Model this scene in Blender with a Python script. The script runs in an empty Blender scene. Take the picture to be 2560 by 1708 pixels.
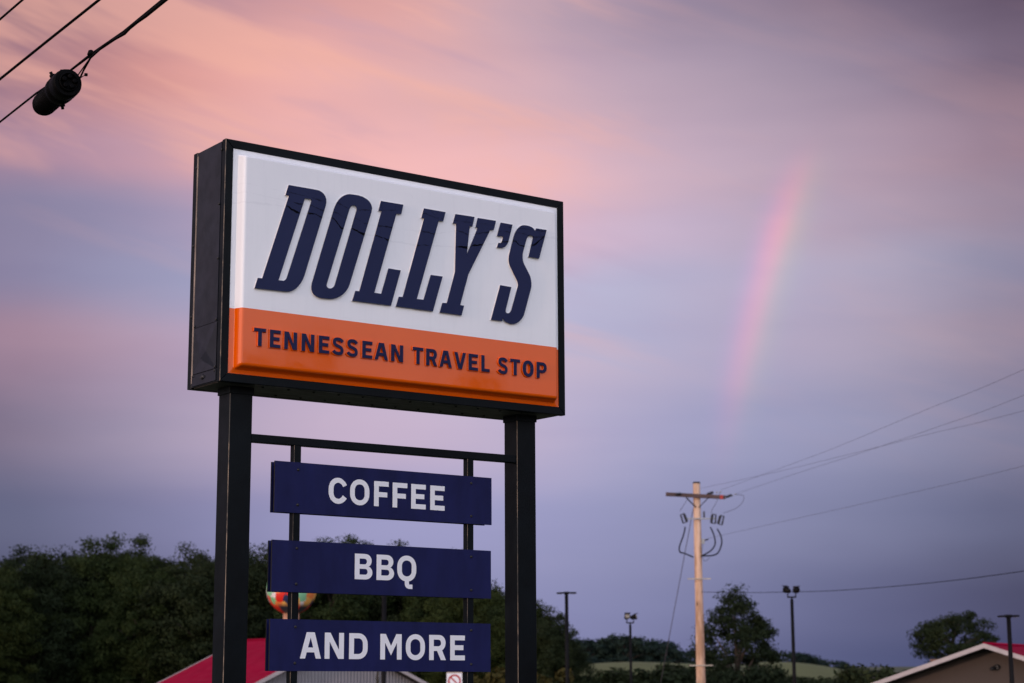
import bpy, bmesh, math, random
import numpy as np
from mathutils import Vector, Matrix

# ------------------------------------------------------------------ scene, camera, sky, sun, exposure
sc = bpy.context.scene
C = sc.collection
rad = math.radians
CAM = np.array([0.0, 0.0, 1.6])
FPX = 4472.6                      # focal length in pixels of a 2560 px wide frame
RV = np.array([0.9999918, 0.0007303, -0.0039818])
UV = np.array([0.0040483, -0.1803976, 0.9835854])
FV = np.array([0.0, 0.9835935, 0.1803991])

cam_d = bpy.data.cameras.new('camera')
cam_d.sensor_width = 36.0
cam_d.lens = FPX * 36.0 / 2560.0
cam_d.clip_end = 6000
cam_d.dof.use_dof = True
cam_d.dof.focus_distance = 11.3
cam_d.dof.aperture_fstop = 3.8
cam = bpy.data.objects.new('camera', cam_d)
C.objects.link(cam)
cam.matrix_world = Matrix(((RV[0], UV[0], -FV[0], CAM[0]), (RV[1], UV[1], -FV[1], CAM[1]),
                           (RV[2], UV[2], -FV[2], CAM[2]), (0, 0, 0, 1)))
sc.camera = cam
sc.view_settings.view_transform = 'Standard'
sc.view_settings.look = 'None'
sc.view_settings.exposure = 0.0
sc.view_settings.gamma = 1.0
sc.view_settings.use_curve_mapping = False

SUN_AZ = rad(-132.1)              # clockwise from +Y, behind and to the left of the camera
SUN_EL = rad(2.2)
sun_dir = Vector((math.sin(SUN_AZ) * math.cos(SUN_EL), math.cos(SUN_AZ) * math.cos(SUN_EL), math.sin(SUN_EL)))
sd = bpy.data.lights.new('sun', 'SUN')
sd.energy = 1.0
sd.angle = rad(2.0)
sd.color = (1.0, 0.64, 0.47)
so = bpy.data.objects.new('sun', sd)
C.objects.link(so)
so.rotation_euler = (-sun_dir).to_track_quat('-Z', 'Y').to_euler()


def lin(c):
    return [((x / 255.0) / 12.92 if x <= 10.3 else ((x / 255.0 + 0.055) / 1.055) ** 2.4) for x in c]


class NG:
    """small expression helper for shader nodes"""
    def __init__(s, tree):
        s.t = tree

    def n(s, typ, **kw):
        nd = s.t.nodes.new(typ)
        for k, v in kw.items():
            setattr(nd, k, v)
        return nd

    def put(s, sock, v):
        if isinstance(v, bpy.types.NodeSocket):
            s.t.links.new(v, sock)
        elif v is not None:
            if hasattr(sock.default_value, '__len__') and not hasattr(v, '__len__'):
                v = [v] * len(sock.default_value)
            if hasattr(sock.default_value, '__len__') and len(sock.default_value) == 4 and len(v) == 3:
                v = list(v) + [1.0]
            sock.default_value = v

    def m(s, op, a, b=None, c=None, clamp=False):
        nd = s.n('ShaderNodeMath', operation=op, use_clamp=clamp)
        for i, v in enumerate((a, b, c)):
            if v is not None:
                s.put(nd.inputs[i], v)
        return nd.outputs[0]

    def vm(s, op, a, b=None):
        nd = s.n('ShaderNodeVectorMath', operation=op)
        s.put(nd.inputs[0], a)
        if b is not None:
            s.put(nd.inputs[1], b)
        return nd.outputs['Value'] if op in ('DOT_PRODUCT', 'LENGTH') else nd.outputs[0]

    def xyz(s, x, y, z):
        nd = s.n('ShaderNodeCombineXYZ')
        for i, v in enumerate((x, y, z)):
            s.put(nd.inputs[i], v)
        return nd.outputs[0]

    def sep(s, v):
        nd = s.n('ShaderNodeSeparateXYZ')
        s.put(nd.inputs[0], v)
        return nd.outputs

    def ramp(s, fac, stops, interp='LINEAR'):
        nd = s.n('ShaderNodeValToRGB')
        cr = nd.color_ramp
        cr.interpolation = interp
        while len(cr.elements) < len(stops):
            cr.elements.new(0.5)
        for e, (p, c) in zip(cr.elements, stops):
            e.position = p
            if not hasattr(c, '__len__'):
                c = (c, c, c)
            e.color = (c[0], c[1], c[2], 1.0)
        s.put(nd.inputs[0], fac)
        return nd.outputs[0]

    def mr(s, v, a, b, c=0.0, d=1.0, smooth=False):
        nd = s.n('ShaderNodeMapRange', interpolation_type='SMOOTHSTEP' if smooth else 'LINEAR')
        for i, x in enumerate((v, a, b, c, d)):
            s.put(nd.inputs[i], x)
        return nd.outputs[0]

    def mix(s, f, a, b, blend='MIX'):
        nd = s.n('ShaderNodeMix', data_type='RGBA', blend_type=blend)
        s.put(nd.inputs[0], f)
        s.put(nd.inputs[6], a)
        s.put(nd.inputs[7], b)
        return nd.outputs[2]

    def noise(s, vec, scale=5.0, detail=3.0, rough=0.5, dist=0.0, col=False):
        nd = s.n('ShaderNodeTexNoise')
        s.put(nd.inputs['Vector'], vec)
        nd.inputs['Scale'].default_value = scale
        nd.inputs['Detail'].default_value = detail
        nd.inputs['Roughness'].default_value = rough
        nd.inputs['Distortion'].default_value = dist
        return nd.outputs['Color' if col else 'Fac']


def build_world():
    w = bpy.data.worlds.new('World')
    sc.world = w
    w.use_nodes = True
    t = w.node_tree
    t.nodes.clear()
    g = NG(t)
    d = g.n('ShaderNodeTexCoord').outputs['Generated']
    X, Y, Z = g.sep(d)
    deg = 57.29578
    az = g.m('MULTIPLY', g.m('ARCTAN2', X, Y), deg)
    el = g.m('MULTIPLY', g.m('ARCSINE', Z), deg)
    # wisps: the flow of the cloud sheet bends the smooth twilight colours
    wv = g.noise(g.xyz(g.m('MULTIPLY', az, 0.05), g.m('MULTIPLY', el, 0.16), 3.7), 1.0, 4.0, 0.55, col=True)
    wx, wy, wz = g.sep(wv)
    az2 = g.m('ADD', az, g.m('MULTIPLY', g.m('SUBTRACT', wx, 0.5), 5.0))
    el2 = g.m('ADD', el, g.m('MULTIPLY', g.m('SUBTRACT', wy, 0.5), 2.6))
    fac = g.m('ADD', g.m('DIVIDE', az2, 360.0), 0.5)
    cols = [-16.2, -12.3, -8.2, -4.1, 0.0, 4.1, 8.2, 12.3, 16.2]
    rows = [  # elevation, colours across the view, then far left / far right / behind
        (0.0, [(66, 70, 104), (84, 88, 126), (100, 104, 146), (120, 124, 166), (130, 132, 174), (126, 128, 170), (98, 102, 142), (80, 86, 124), (56, 60, 92)], (72, 76, 110), (64, 66, 96), (214, 188, 196)),
        (2.2, [(72, 76, 110), (98, 101, 141), (118, 121, 163), (138, 139, 183), (142, 143, 187), (130, 133, 176), (108, 113, 154), (90, 94, 133), (62, 66, 98)], (76, 80, 114), (68, 70, 100), (220, 196, 202)),
        (4.9, [(94, 97, 130), (116, 116, 153), (140, 138, 182), (160, 157, 202), (158, 156, 200), (146, 147, 188), (134, 136, 175), (118, 121, 158), (88, 92, 128)], (84, 86, 118), (76, 76, 108), (226, 204, 210)),
        (7.7, [(118, 102, 128), (148, 137, 167), (182, 164, 193), (202, 178, 205), (194, 178, 208), (162, 160, 199), (156, 155, 193), (146, 144, 178), (122, 120, 152)], (112, 98, 124), (98, 92, 124), (228, 208, 216)),
        (10.1, [(158, 126, 148), (177, 149, 173), (186, 166, 196), (192, 176, 206), (190, 182, 213), (176, 173, 206), (178, 164, 195), (172, 159, 184), (146, 130, 154)], (140, 112, 138), (120, 106, 136), (228, 211, 221)),
        (12.3, [(138, 128, 160), (148, 145, 180), (170, 168, 203), (186, 180, 212), (194, 186, 216), (181, 178, 209), (187, 172, 200), (172, 163, 190), (136, 130, 160)], (130, 114, 146), (116, 106, 138), (228, 213, 226)),
        (14.1, [(136, 127, 158), (150, 142, 176), (190, 166, 194), (226, 176, 190), (220, 182, 202), (198, 178, 206), (188, 168, 192), (176, 155, 178), (150, 130, 152)], (128, 112, 144), (118, 102, 130), (226, 213, 228)),
        (15.8, [(166, 131, 156), (192, 151, 171), (247, 182, 178), (246, 186, 188), (242, 186, 190), (206, 176, 196), (190, 166, 187), (176, 150, 170), (150, 122, 142)], (140, 112, 136), (114, 94, 118), (224, 213, 230)),
        (18.5, [(150, 112, 132), (222, 152, 145), (247, 180, 175), (230, 175, 178), (218, 174, 184), (190, 165, 186), (166, 147, 169), (145, 127, 151), (112, 92, 115)], (138, 110, 132), (104, 86, 108), (222, 213, 232)),
        (21.2, [(102, 82, 108), (168, 127, 146), (204, 152, 160), (226, 161, 156), (204, 170, 184), (162, 142, 167), (138, 123, 148), (118, 100, 124), (84, 64, 87)], (116, 94, 120), (88, 74, 98), (220, 213, 233)),
        (32.0, [(120, 100, 128)] * 2 + [(136, 112, 138), (140, 116, 142), (136, 116, 144), (124, 110, 138), (112, 100, 128), (104, 92, 120), (96, 84, 112)], (116, 100, 130), (96, 88, 118), (200, 198, 224)),
        (70.0, [(108, 106, 142)] * 9, (108, 106, 142), (104, 104, 140), (150, 152, 188)),
    ]
    prev = None
    for e, cl, fl, fr, bk in rows:
        st = [(0.0, lin(bk)), (0.13, lin(bk)), (0.30, lin([(a + b) / 2 for a, b in zip(fl, bk)])), (0.40, lin(fl))]
        st += [(0.5 + a / 360.0, lin(c)) for a, c in zip(cols, cl)]
        st += [(0.60, lin(fr)), (0.70, lin([(a * 1.2 + b * 0.8) / 2 for a, b in zip(fr, bk)])), (0.80, lin([(a + b * 2) / 3 for a, b in zip(fr, bk)])), (0.88, lin(bk)), (1.0, lin(bk))]
        c = g.ramp(fac, st, 'B_SPLINE')
        if prev is None:
            col = c
        else:
            col = g.mix(g.mr(el2, prev, e, smooth=True), col, c)
        prev = e
    # fibrous streaks of lit cirrus, running down to the right, strongest upper left
    ca, sa = math.cos(rad(17)), math.sin(rad(17))
    p = g.m('SUBTRACT', g.m('MULTIPLY', az, ca), g.m('MULTIPLY', el, sa))
    q = g.m('ADD', g.m('MULTIPLY', az, sa), g.m('MULTIPLY', el, ca))
    n1 = g.noise(g.xyz(g.m('MULTIPLY', p, 0.075), g.m('MULTIPLY', q, 0.40), 1.3), 1.0, 4.5, 0.55, 0.35)
    n2 = g.noise(g.xyz(g.m('MULTIPLY', p, 0.05), g.m('MULTIPLY', q, 0.85), 9.1), 1.0, 3.0, 0.5, 0.2)
    env = g.m('MULTIPLY', g.mr(q, 8.0, 12.5, smooth=True), g.mr(az, 7.0, -2.0, 0.10, 1.0, smooth=True))
    st = g.m('MULTIPLY', g.mr(n1, 0.46, 0.63, 0.0, 1.0, smooth=True), env)
    col = g.mix(g.m('MULTIPLY', st, 0.56), col, lin((250, 182, 164)))
    dk = g.m('MULTIPLY', g.mr(n1, 0.46, 0.28, 0.0, 1.0, smooth=True), env)
    col = g.mix(g.m('MULTIPLY', dk, 0.40), col, lin((178, 150, 182)))
    # thin horizontal veil everywhere
    n3 = g.noise(g.xyz(g.m('MULTIPLY', az, 0.07), g.m('MULTIPLY', el, 0.5), 5.0), 1.0, 3.0, 0.45, 0.3)
    col = g.mix(1.0, col, g.ramp(n3, [(0.25, (0.945, 0.965, 0.97)), (0.5, (1, 1.02, 1)), (0.75, (1.05, 1.06, 1.02))]), 'MULTIPLY')
    # the last glow of the sunset, behind the camera
    sdot = g.m('MAXIMUM', g.vm('DOT_PRODUCT', d, tuple(sun_dir)), 0.0)
    low = g.mr(el, 45.0, -2.0, 0.0, 1.0, smooth=True)
    glow = g.m('MULTIPLY', g.m('POWER', sdot, 4.0), low)
    col = g.mix(1.0, col, g.mix(glow, (0, 0, 0), (0.85, 0.55, 0.42)), 'ADD')
    # the open western half of the sky is brighter than the storm side in view
    col = g.mix(1.0, col, g.mix(g.mr(Y, 0.25, -0.5, 0.0, 1.0, smooth=True), (1, 1, 1), (1.95, 2.18, 2.16)), 'MULTIPLY')
    # rainbow: 42 degrees round the antisolar point
    th = g.m('MULTIPLY', g.m('ARCCOSINE', g.vm('DOT_PRODUCT', d, tuple(-sun_dir))), deg)
    bow = g.ramp(g.mr(th, 40.5, 43.05), [(0.0, (0, 0, 0)), (0.16, (0.0, 0.012, 0.012)), (0.30, (0.02, 0.055, 0.0)), (0.42, (0.14, 0.095, 0.0)),
                                        (0.54, (0.40, 0.055, 0.02)), (0.66, (0.34, 0.0, 0.055)), (0.78, (0.10, 0.0, 0.060)), (0.90, (0.012, 0.0, 0.022)), (1.0, (0, 0, 0))], 'B_SPLINE')
    be = g.m('MULTIPLY', g.mr(el, 6.0, 14.0, smooth=True), g.mr(el, 16.3, 13.6, smooth=True))
    be = g.m('ADD', g.m('MULTIPLY', g.m('MULTIPLY', be, g.mr(n3, 0.35, 0.65, 0.8, 1.1)), 0.47), g.m('MULTIPLY', g.m('MULTIPLY', g.mr(el, 4.5, 11.5, smooth=True), g.mr(el, 17.0, 15.0, smooth=True)), 0.20))
    col = g.mix(1.0, col, g.mix(be, (0, 0, 0), bow), 'ADD')
    # physical twilight sky under it all
    sky = g.n('ShaderNodeTexSky', sky_type='NISHITA')
    sky.sun_disc = False
    sky.sun_elevation = SUN_EL
    sky.sun_rotation = SUN_AZ % (2 * math.pi)
    sky.air_density = 1.0
    sky.dust_density = 1.5
    b1 = g.n('ShaderNodeBackground')
    g.put(b1.inputs[0], col)
    b1.inputs[1].default_value = 0.97
    b2 = g.n('ShaderNodeBackground')
    g.put(b2.inputs[0], sky.outputs[0])
    b2.inputs[1].default_value = 0.012
    ad = g.n('ShaderNodeAddShader')
    t.links.new(b1.outputs[0], ad.inputs[0])
    t.links.new(b2.outputs[0], ad.inputs[1])
    o = g.n('ShaderNodeOutputWorld')
    t.links.new(ad.outputs[0], o.inputs[0])


build_world()


# ------------------------------------------------------------------ helpers
def ray(px, py):
    return FV + RV * (px - 1280.0) / FPX + UV * (854.0 - py) / FPX


def at(px, py, d):
    """world point seen at a photo position, d metres in front (along +Y)"""
    r = ray(px, py)
    return CAM + r * (d / r[1])


def col_x(px, d, z=0.0):
    """world x of a photo column at distance d and height z (verticals stay vertical)"""
    x = 0.0
    for _ in range(4):
        P = np.array([x, d, z]) - CAM
        cx = 1280 + FPX * (P @ RV) / (P @ FV)
        x += (px - cx) / FPX * d
    return x


def z_at(py, d, px=1280):
    return float(at(px, py, d)[2])


def sstep(a, b, x):
    t = np.clip((x - a) / (b - a), 0, 1)
    return t * t * (3 - 2 * t)


def terrain(x, y):
    x = np.asarray(x, float)
    y = np.asarray(y, float)
    z = -2.6 * sstep(18, 58, y)
    z = z + 5.3 * np.exp(-((x - 19) / 26) ** 2 - ((y - 312) / 42) ** 2)
    z = z + 3.7 * np.exp(-((x - 50) / 15) ** 2 - ((y - 312) / 42) ** 2)
    z = z + 3.0 * sstep(330, 470, y) * (0.55 + 0.45 * np.sin(x / 70.0 + 0.4)) + 3.0 * sstep(600, 1400, y)
    return z


def gz(x, y):
    return float(terrain(x, y))


def new_mesh(name, bm, mats, smooth=False):
    me = bpy.data.meshes.new(name)
    bm.to_mesh(me)
    bm.free()
    for m in (mats if isinstance(mats, (list, tuple)) else [mats]):
        me.materials.append(m)
    if smooth:
        me.polygons.foreach_set('use_smooth', [True] * len(me.polygons))
    return me


def obj(name, me, parent=None):
    o = bpy.data.objects.new(name, me)
    C.objects.link(o)
    if parent is not None:
        o.parent = parent
    return o


def thing(name, label, cat, loc=(0, 0, 0), rz=0.0, group=None):
    o = bpy.data.objects.new(name, None)
    C.objects.link(o)
    o.location = loc
    o.rotation_euler = (0, 0, rz)
    return tag(o, label, cat, group)


def tag(o, label, cat, group=None, kind=None):
    o['label'] = label
    o['category'] = cat
    if group:
        o['group'] = group
    if kind:
        o['kind'] = kind
    return o


def add_box(bm, x0, x1, y0, y1, z0, z1, mi=0):
    v = [bm.verts.new(p) for p in ((x0, y0, z0), (x1, y0, z0), (x1, y1, z0), (x0, y1, z0), (x0, y0, z1), (x1, y0, z1), (x1, y1, z1), (x0, y1, z1))]
    fs = []
    for f in ((0, 3, 2, 1), (4, 5, 6, 7), (0, 1, 5, 4), (1, 2, 6, 5), (2, 3, 7, 6), (3, 0, 4, 7)):
        fc = bm.faces.new([v[i] for i in f])
        fc.material_index = mi
        fs.append(fc)
    return v, fs


def box(name, x0, x1, y0, y1, z0, z1, mat, parent=None, bev=0.0, seg=2):
    bm = bmesh.new()
    add_box(bm, x0, x1, y0, y1, z0, z1)
    if bev:
        bmesh.ops.bevel(bm, geom=bm.edges[:], offset=bev, segments=seg, profile=0.5, affect='EDGES')
    return obj(name, new_mesh(name, bm, mat), parent)


def add_tube(bm, pts, radii, n=8, mi=0, cap=True):
    pts = [Vector(p) for p in pts]
    if not hasattr(radii, '__len__'):
        radii = [radii] * len(pts)
    rings = []
    prev_u = None
    for i, p in enumerate(pts):
        a = pts[max(i - 1, 0)]
        b = pts[min(i + 1, len(pts) - 1)]
        d = (b - a).normalized()
        if prev_u is None:
            u = d.orthogonal().normalized()
        else:
            u = (prev_u - d * prev_u.dot(d)).normalized()
        prev_u = u
        v = d.cross(u)
        rings.append([bm.verts.new(p + (u * math.cos(2 * math.pi * k / n) + v * math.sin(2 * math.pi * k / n)) * radii[i]) for k in range(n)])
    for i in range(len(rings) - 1):
        for k in range(n):
            f = bm.faces.new((rings[i][k], rings[i][(k + 1) % n], rings[i + 1][(k + 1) % n], rings[i + 1][k]))
            f.smooth = True
            f.material_index = mi
    if cap:
        for r in (list(reversed(rings[0])), rings[-1]):
            f = bm.faces.new(r)
            f.material_index = mi


def tube(name, pts, radii, mat, parent=None, n=8):
    bm = bmesh.new()
    add_tube(bm, pts, radii, n)
    return obj(name, new_mesh(name, bm, mat), parent)


def add_lathe(bm, prof, n=16, mi=0, org=(0, 0, 0), axis=None):
    """prof: (radius, height) along +Z, or along axis"""
    M = Matrix.Identity(3) if axis is None else Vector((0, 0, 1)).rotation_difference(Vector(axis).normalized()).to_matrix()
    O = Vector(org)
    rings = [[bm.verts.new(O + M @ Vector((r * math.cos(2 * math.pi * k / n), r * math.sin(2 * math.pi * k / n), h))) for k in range(n)] for r, h in prof]
    for a, b in zip(rings, rings[1:]):
        for k in range(n):
            f = bm.faces.new((a[k], a[(k + 1) % n], b[(k + 1) % n], b[k]))
            f.material_index = mi
            f.smooth = True
    for r in (list(reversed(rings[0])), rings[-1]):
        bm.faces.new(r).material_index = mi


def lathe(name, prof, mat, parent=None, n=16, org=(0, 0, 0), axis=None):
    bm = bmesh.new()
    add_lathe(bm, prof, n, 0, org, axis)
    return obj(name, new_mesh(name, bm, mat), parent)


def poly(name, pts, faces, mat, parent=None, thick=None):
    """solid sheet: list of 3D points and faces, thickened by vector thick"""
    bm = bmesh.new()
    v = [bm.verts.new(p) for p in pts]
    for f in faces:
        bm.faces.new([v[i] for i in f])
    if thick is not None:
        r = bmesh.ops.extrude_face_region(bm, geom=bm.faces[:])
        bmesh.ops.translate(bm, verts=[e for e in r['geom'] if isinstance(e, bmesh.types.BMVert)], vec=thick)
        bmesh.ops.recalc_face_normals(bm, faces=bm.faces[:])
    return obj(name, new_mesh(name, bm, mat), parent)


def copy_tree(o, parent=None):
    c = o.copy()
    C.objects.link(c)
    c.parent = parent
    for ch in list(o.children):
        copy_tree(ch, c)
    return c


# ------------------------------------------------------------------ materials
def material(name):
    m = bpy.data.materials.new(name)
    m.use_nodes = True
    t = m.node_tree
    g = NG(t)
    b = t.nodes['Principled BSDF']
    tc = g.n('ShaderNodeTexCoord').outputs['Object']
    return m, g, b, tc


def simple(name, col, rough=0.5, metal=0.0, var=0.15, scale=6.0, bump=0.0, bscale=40.0, spec=0.5, stretch=(1, 1, 1), rvar=0.1):
    m, g, b, tc = material(name)
    v = g.vm('MULTIPLY', tc, stretch)
    n = g.noise(v, scale, 4.0, 0.6)
    g.put(b.inputs['Base Color'], g.mix(g.mr(n, 0.3, 0.7), [c * (1 - var) for c in col], [min(1, c * (1 + var)) for c in col]))
    g.put(b.inputs['Roughness'], g.mr(g.noise(v, scale * 2.3, 3.0), 0.3, 0.7, max(0.02, rough - rvar), min(1, rough + rvar)))
    b.inputs['Metallic'].default_value = metal
    b.inputs['Specular IOR Level'].default_value = spec
    if bump:
        bn = g.n('ShaderNodeBump')
        bn.inputs['Strength'].default_value = bump
        bn.inputs['Distance'].default_value = 0.02
        g.put(bn.inputs['Height'], g.noise(v, bscale, 3.0))
        g.put(b.inputs['Normal'], bn.outputs[0])
    return m


M = {}
M['black'] = simple('black_painted_steel', (0.0024, 0.0044, 0.0060), 0.42, var=0.35, scale=3.0, bump=0.04, bscale=90, rvar=0.1, spec=0.10)
M['cabinet'] = simple('black_sheet_metal', (0.0078, 0.0100, 0.0165), 0.40, var=0.30, scale=4.0, bump=0.03, bscale=15, rvar=0.12, spec=0.25)
M['under'] = simple('weathered_underside', (0.055, 0.050, 0.056), 0.6, var=0.45, scale=5.0, stretch=(0.5, 2.0, 1))
M['raw'] = simple('bare_aluminium_strip', (0.30, 0.24, 0.19), 0.45, metal=0.3, var=0.45, scale=9.0, stretch=(1, 1, 0.4))
M['screw'] = simple('dark_screw', (0.008, 0.008, 0.009), 0.5)
M['navyboard'] = simple('navy_panel', (0.0098, 0.0122, 0.064), 0.5, var=0.20, scale=5.0, bump=0.03, bscale=12, spec=0.12, stretch=(1.6, 1, 0.5))
M['boardedge'] = simple('board_core', (0.006, 0.006, 0.007), 0.7)
M['vinyl'] = simple('white_vinyl', (0.80, 0.80, 0.82), 0.5, var=0.03)
M['return'] = simple('white_letter_return', (0.74, 0.70, 0.68), 0.4, var=0.05)


def mat_wornedge():
    m, g, b, tc = material('worn_edge')
    n = g.noise(g.vm('MULTIPLY', tc, (1, 1, 0.25)), 22.0, 5.0, 0.7)
    k = g.mr(n, 0.42, 0.60, smooth=True)
    g.put(b.inputs['Base Color'], g.mix(k, (0.014, 0.013, 0.013), (0.22, 0.155, 0.105)))
    b.inputs['Roughness'].default_value = 0.45
    return m


M['worn'] = mat_wornedge()
SZ0 = 3.2988      # height of the cabinet's lower edge


REFLECTION_LINES = [  # (position along the face, height) of the three reflection lines painted into the colour
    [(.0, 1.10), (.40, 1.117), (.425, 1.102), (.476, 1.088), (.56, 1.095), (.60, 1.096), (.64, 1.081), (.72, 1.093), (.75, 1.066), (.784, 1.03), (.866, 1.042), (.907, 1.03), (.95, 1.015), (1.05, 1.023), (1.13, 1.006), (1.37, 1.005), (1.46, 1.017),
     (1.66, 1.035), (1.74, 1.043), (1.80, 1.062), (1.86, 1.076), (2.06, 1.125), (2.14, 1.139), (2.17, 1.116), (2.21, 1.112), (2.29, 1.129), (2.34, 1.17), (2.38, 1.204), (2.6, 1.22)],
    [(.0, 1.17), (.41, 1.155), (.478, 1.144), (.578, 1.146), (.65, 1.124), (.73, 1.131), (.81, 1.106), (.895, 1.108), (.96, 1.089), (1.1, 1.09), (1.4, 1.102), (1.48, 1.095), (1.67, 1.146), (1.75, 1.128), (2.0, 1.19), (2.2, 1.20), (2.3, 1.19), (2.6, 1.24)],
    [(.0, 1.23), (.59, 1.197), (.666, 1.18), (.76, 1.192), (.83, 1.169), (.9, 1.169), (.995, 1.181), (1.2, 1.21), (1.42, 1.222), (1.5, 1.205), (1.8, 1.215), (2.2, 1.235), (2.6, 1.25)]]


def reflection_line_mask(g, tc, gain):
    """thin wandering dark lines painted as reflections across the upper part of the face"""
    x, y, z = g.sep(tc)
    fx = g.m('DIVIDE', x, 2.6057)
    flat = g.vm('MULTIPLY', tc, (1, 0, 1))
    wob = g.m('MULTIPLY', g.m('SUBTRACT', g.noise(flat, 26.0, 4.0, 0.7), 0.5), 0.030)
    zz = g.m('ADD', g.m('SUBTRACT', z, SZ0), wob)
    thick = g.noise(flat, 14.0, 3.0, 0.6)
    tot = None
    for k, (pts, wd) in enumerate(zip(REFLECTION_LINES, (0.0060, 0.0038, 0.0032))):
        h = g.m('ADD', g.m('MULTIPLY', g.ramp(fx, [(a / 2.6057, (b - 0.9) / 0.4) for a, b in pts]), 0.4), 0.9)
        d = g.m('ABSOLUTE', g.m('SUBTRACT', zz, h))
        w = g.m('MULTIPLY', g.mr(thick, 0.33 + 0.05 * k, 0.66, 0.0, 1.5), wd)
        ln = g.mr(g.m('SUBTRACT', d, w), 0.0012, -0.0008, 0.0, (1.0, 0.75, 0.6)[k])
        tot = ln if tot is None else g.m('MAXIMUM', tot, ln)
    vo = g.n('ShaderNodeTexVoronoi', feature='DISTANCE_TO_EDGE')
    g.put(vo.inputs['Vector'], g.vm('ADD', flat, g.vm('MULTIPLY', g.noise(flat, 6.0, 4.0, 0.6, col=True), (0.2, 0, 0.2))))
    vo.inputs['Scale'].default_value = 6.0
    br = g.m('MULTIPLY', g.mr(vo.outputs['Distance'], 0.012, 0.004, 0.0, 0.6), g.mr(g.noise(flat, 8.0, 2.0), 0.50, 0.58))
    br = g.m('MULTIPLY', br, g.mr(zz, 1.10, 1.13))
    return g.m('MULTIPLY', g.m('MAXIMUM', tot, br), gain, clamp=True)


def mat_face():
    m, g, b, tc = material('pan_formed_sign_face')
    z = g.sep(tc)[2]
    org = g.mr(z, SZ0 + 0.4497, SZ0 + 0.4503, 1.0, 0.0)
    cr = reflection_line_mask(g, tc, 0.9)
    n = g.noise(tc, 2.2, 4.0, 0.6)
    white = g.mix(g.mr(n, 0.3, 0.7), (0.83, 0.835, 0.85), (0.875, 0.875, 0.885))
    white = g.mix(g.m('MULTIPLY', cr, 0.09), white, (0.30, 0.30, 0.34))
    drip = g.noise(g.vm('MULTIPLY', tc, (9.0, 1.0, 0.8)), 3.0, 4.0, 0.6)
    white = g.mix(g.mr(drip, 0.52, 0.78, 0.0, 0.10), white, (0.55, 0.56, 0.58))
    orange = g.mix(g.mr(n, 0.3, 0.7), (0.75, 0.100, 0.0003), (0.79, 0.110, 0.0005))
    g.put(b.inputs['Base Color'], g.mix(org, white, orange))
    b.inputs['Roughness'].default_value = 0.05
    g.put(b.inputs['Specular IOR Level'], g.mr(org, 0.0, 1.0, 0.28, 0.50))
    bn = g.n('ShaderNodeBump')
    bn.inputs['Strength'].default_value = 0.018
    bn.inputs['Distance'].default_value = 0.05
    g.put(bn.inputs['Height'], g.noise(tc, 4.0, 2.0))
    g.put(b.inputs['Normal'], bn.outputs[0])
    return m


def mat_letter():
    m, g, b, tc = material('navy_letter_film')
    n = g.noise(tc, 3.0, 3.0, 0.6)
    base = g.mix(g.mr(n, 0.3, 0.7), (0.0060, 0.0118, 0.056), (0.0085, 0.0150, 0.064))
    cr = reflection_line_mask(g, tc, 1.0)
    zw = g.sep(tc)[2]
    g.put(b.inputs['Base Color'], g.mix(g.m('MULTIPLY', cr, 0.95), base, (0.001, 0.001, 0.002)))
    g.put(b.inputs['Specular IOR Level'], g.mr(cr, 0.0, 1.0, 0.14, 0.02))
    b.inputs['Roughness'].default_value = 0.16
    bn = g.n('ShaderNodeBump')
    bn.inputs['Strength'].default_value = 0.06
    bn.inputs['Distance'].default_value = 0.05
    g.put(bn.inputs['Height'], g.noise(tc, 5.0, 3.0))
    g.put(b.inputs['Normal'], bn.outputs[0])
    return m


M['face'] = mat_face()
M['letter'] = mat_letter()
M['letter_small'] = simple('navy_raised_letter', (0.0070, 0.0105, 0.052), 0.3, var=0.08, spec=0.16)
M['orange'] = simple('orange_acrylic', (0.80, 0.105, 0.0020), 0.10, var=0.04, spec=0.34)
M['ground'] = simple('mown_grass_ground', (0.045, 0.060, 0.022), 0.95, var=0.4, scale=0.35, bump=0.3, bscale=20)
M['field'] = simple('pale_hay_field', (0.090, 0.108, 0.032), 0.95, var=0.12, scale=0.12, stretch=(1, 0.3, 1))
M['redroof'] = simple('crimson_metal_roof', (0.26, 0.0008, 0.025), 0.7, var=0.10, scale=2.0, stretch=(0.3, 0.3, 1), spec=0.05)
M['trim'] = simple('white_painted_trim', (0.40, 0.355, 0.35), 0.6, var=0.12, scale=3.0, spec=0.1)
M['galv'] = simple('galvanised_steel', (0.36, 0.37, 0.38), 0.5, metal=0.6, var=0.2)
M['insul'] = simple('dark_polymer', (0.010, 0.011, 0.015), 0.5)
M['cable'] = simple('black_cable', (0.0012, 0.0012, 0.0015), 0.6, spec=0.06)
M['wire'] = simple('weathered_conductor', (0.045, 0.042, 0.052), 0.6)
M['lamp'] = simple('dark_bronze_lamp_paint', (0.0045, 0.0042, 0.0045), 0.55, var=0.2, spec=0.1)
M['lens'] = simple('lamp_lens', (0.24, 0.21, 0.17), 0.25)
M['bark'] = simple('bark', (0.060, 0.046, 0.036), 0.9, var=0.4, scale=8, bump=0.5, bscale=20, stretch=(1, 1, 0.3))
M['arm'] = simple('weathered_crossarm', (0.085, 0.052, 0.048), 0.8, var=0.35, scale=6, stretch=(0.3, 1, 1))
M['redband'] = simple('red_marker_band', (0.42, 0.04, 0.03), 0.6)
M['brick'] = simple('tan_chimney_masonry', (0.20, 0.12, 0.075), 0.9, var=0.3, scale=9)
M['soffit'] = simple('dark_soffit', (0.010, 0.008, 0.008), 0.8)
M['glass'] = simple('roof_vent_plastic', (0.65, 0.55, 0.52), 0.5)


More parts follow.
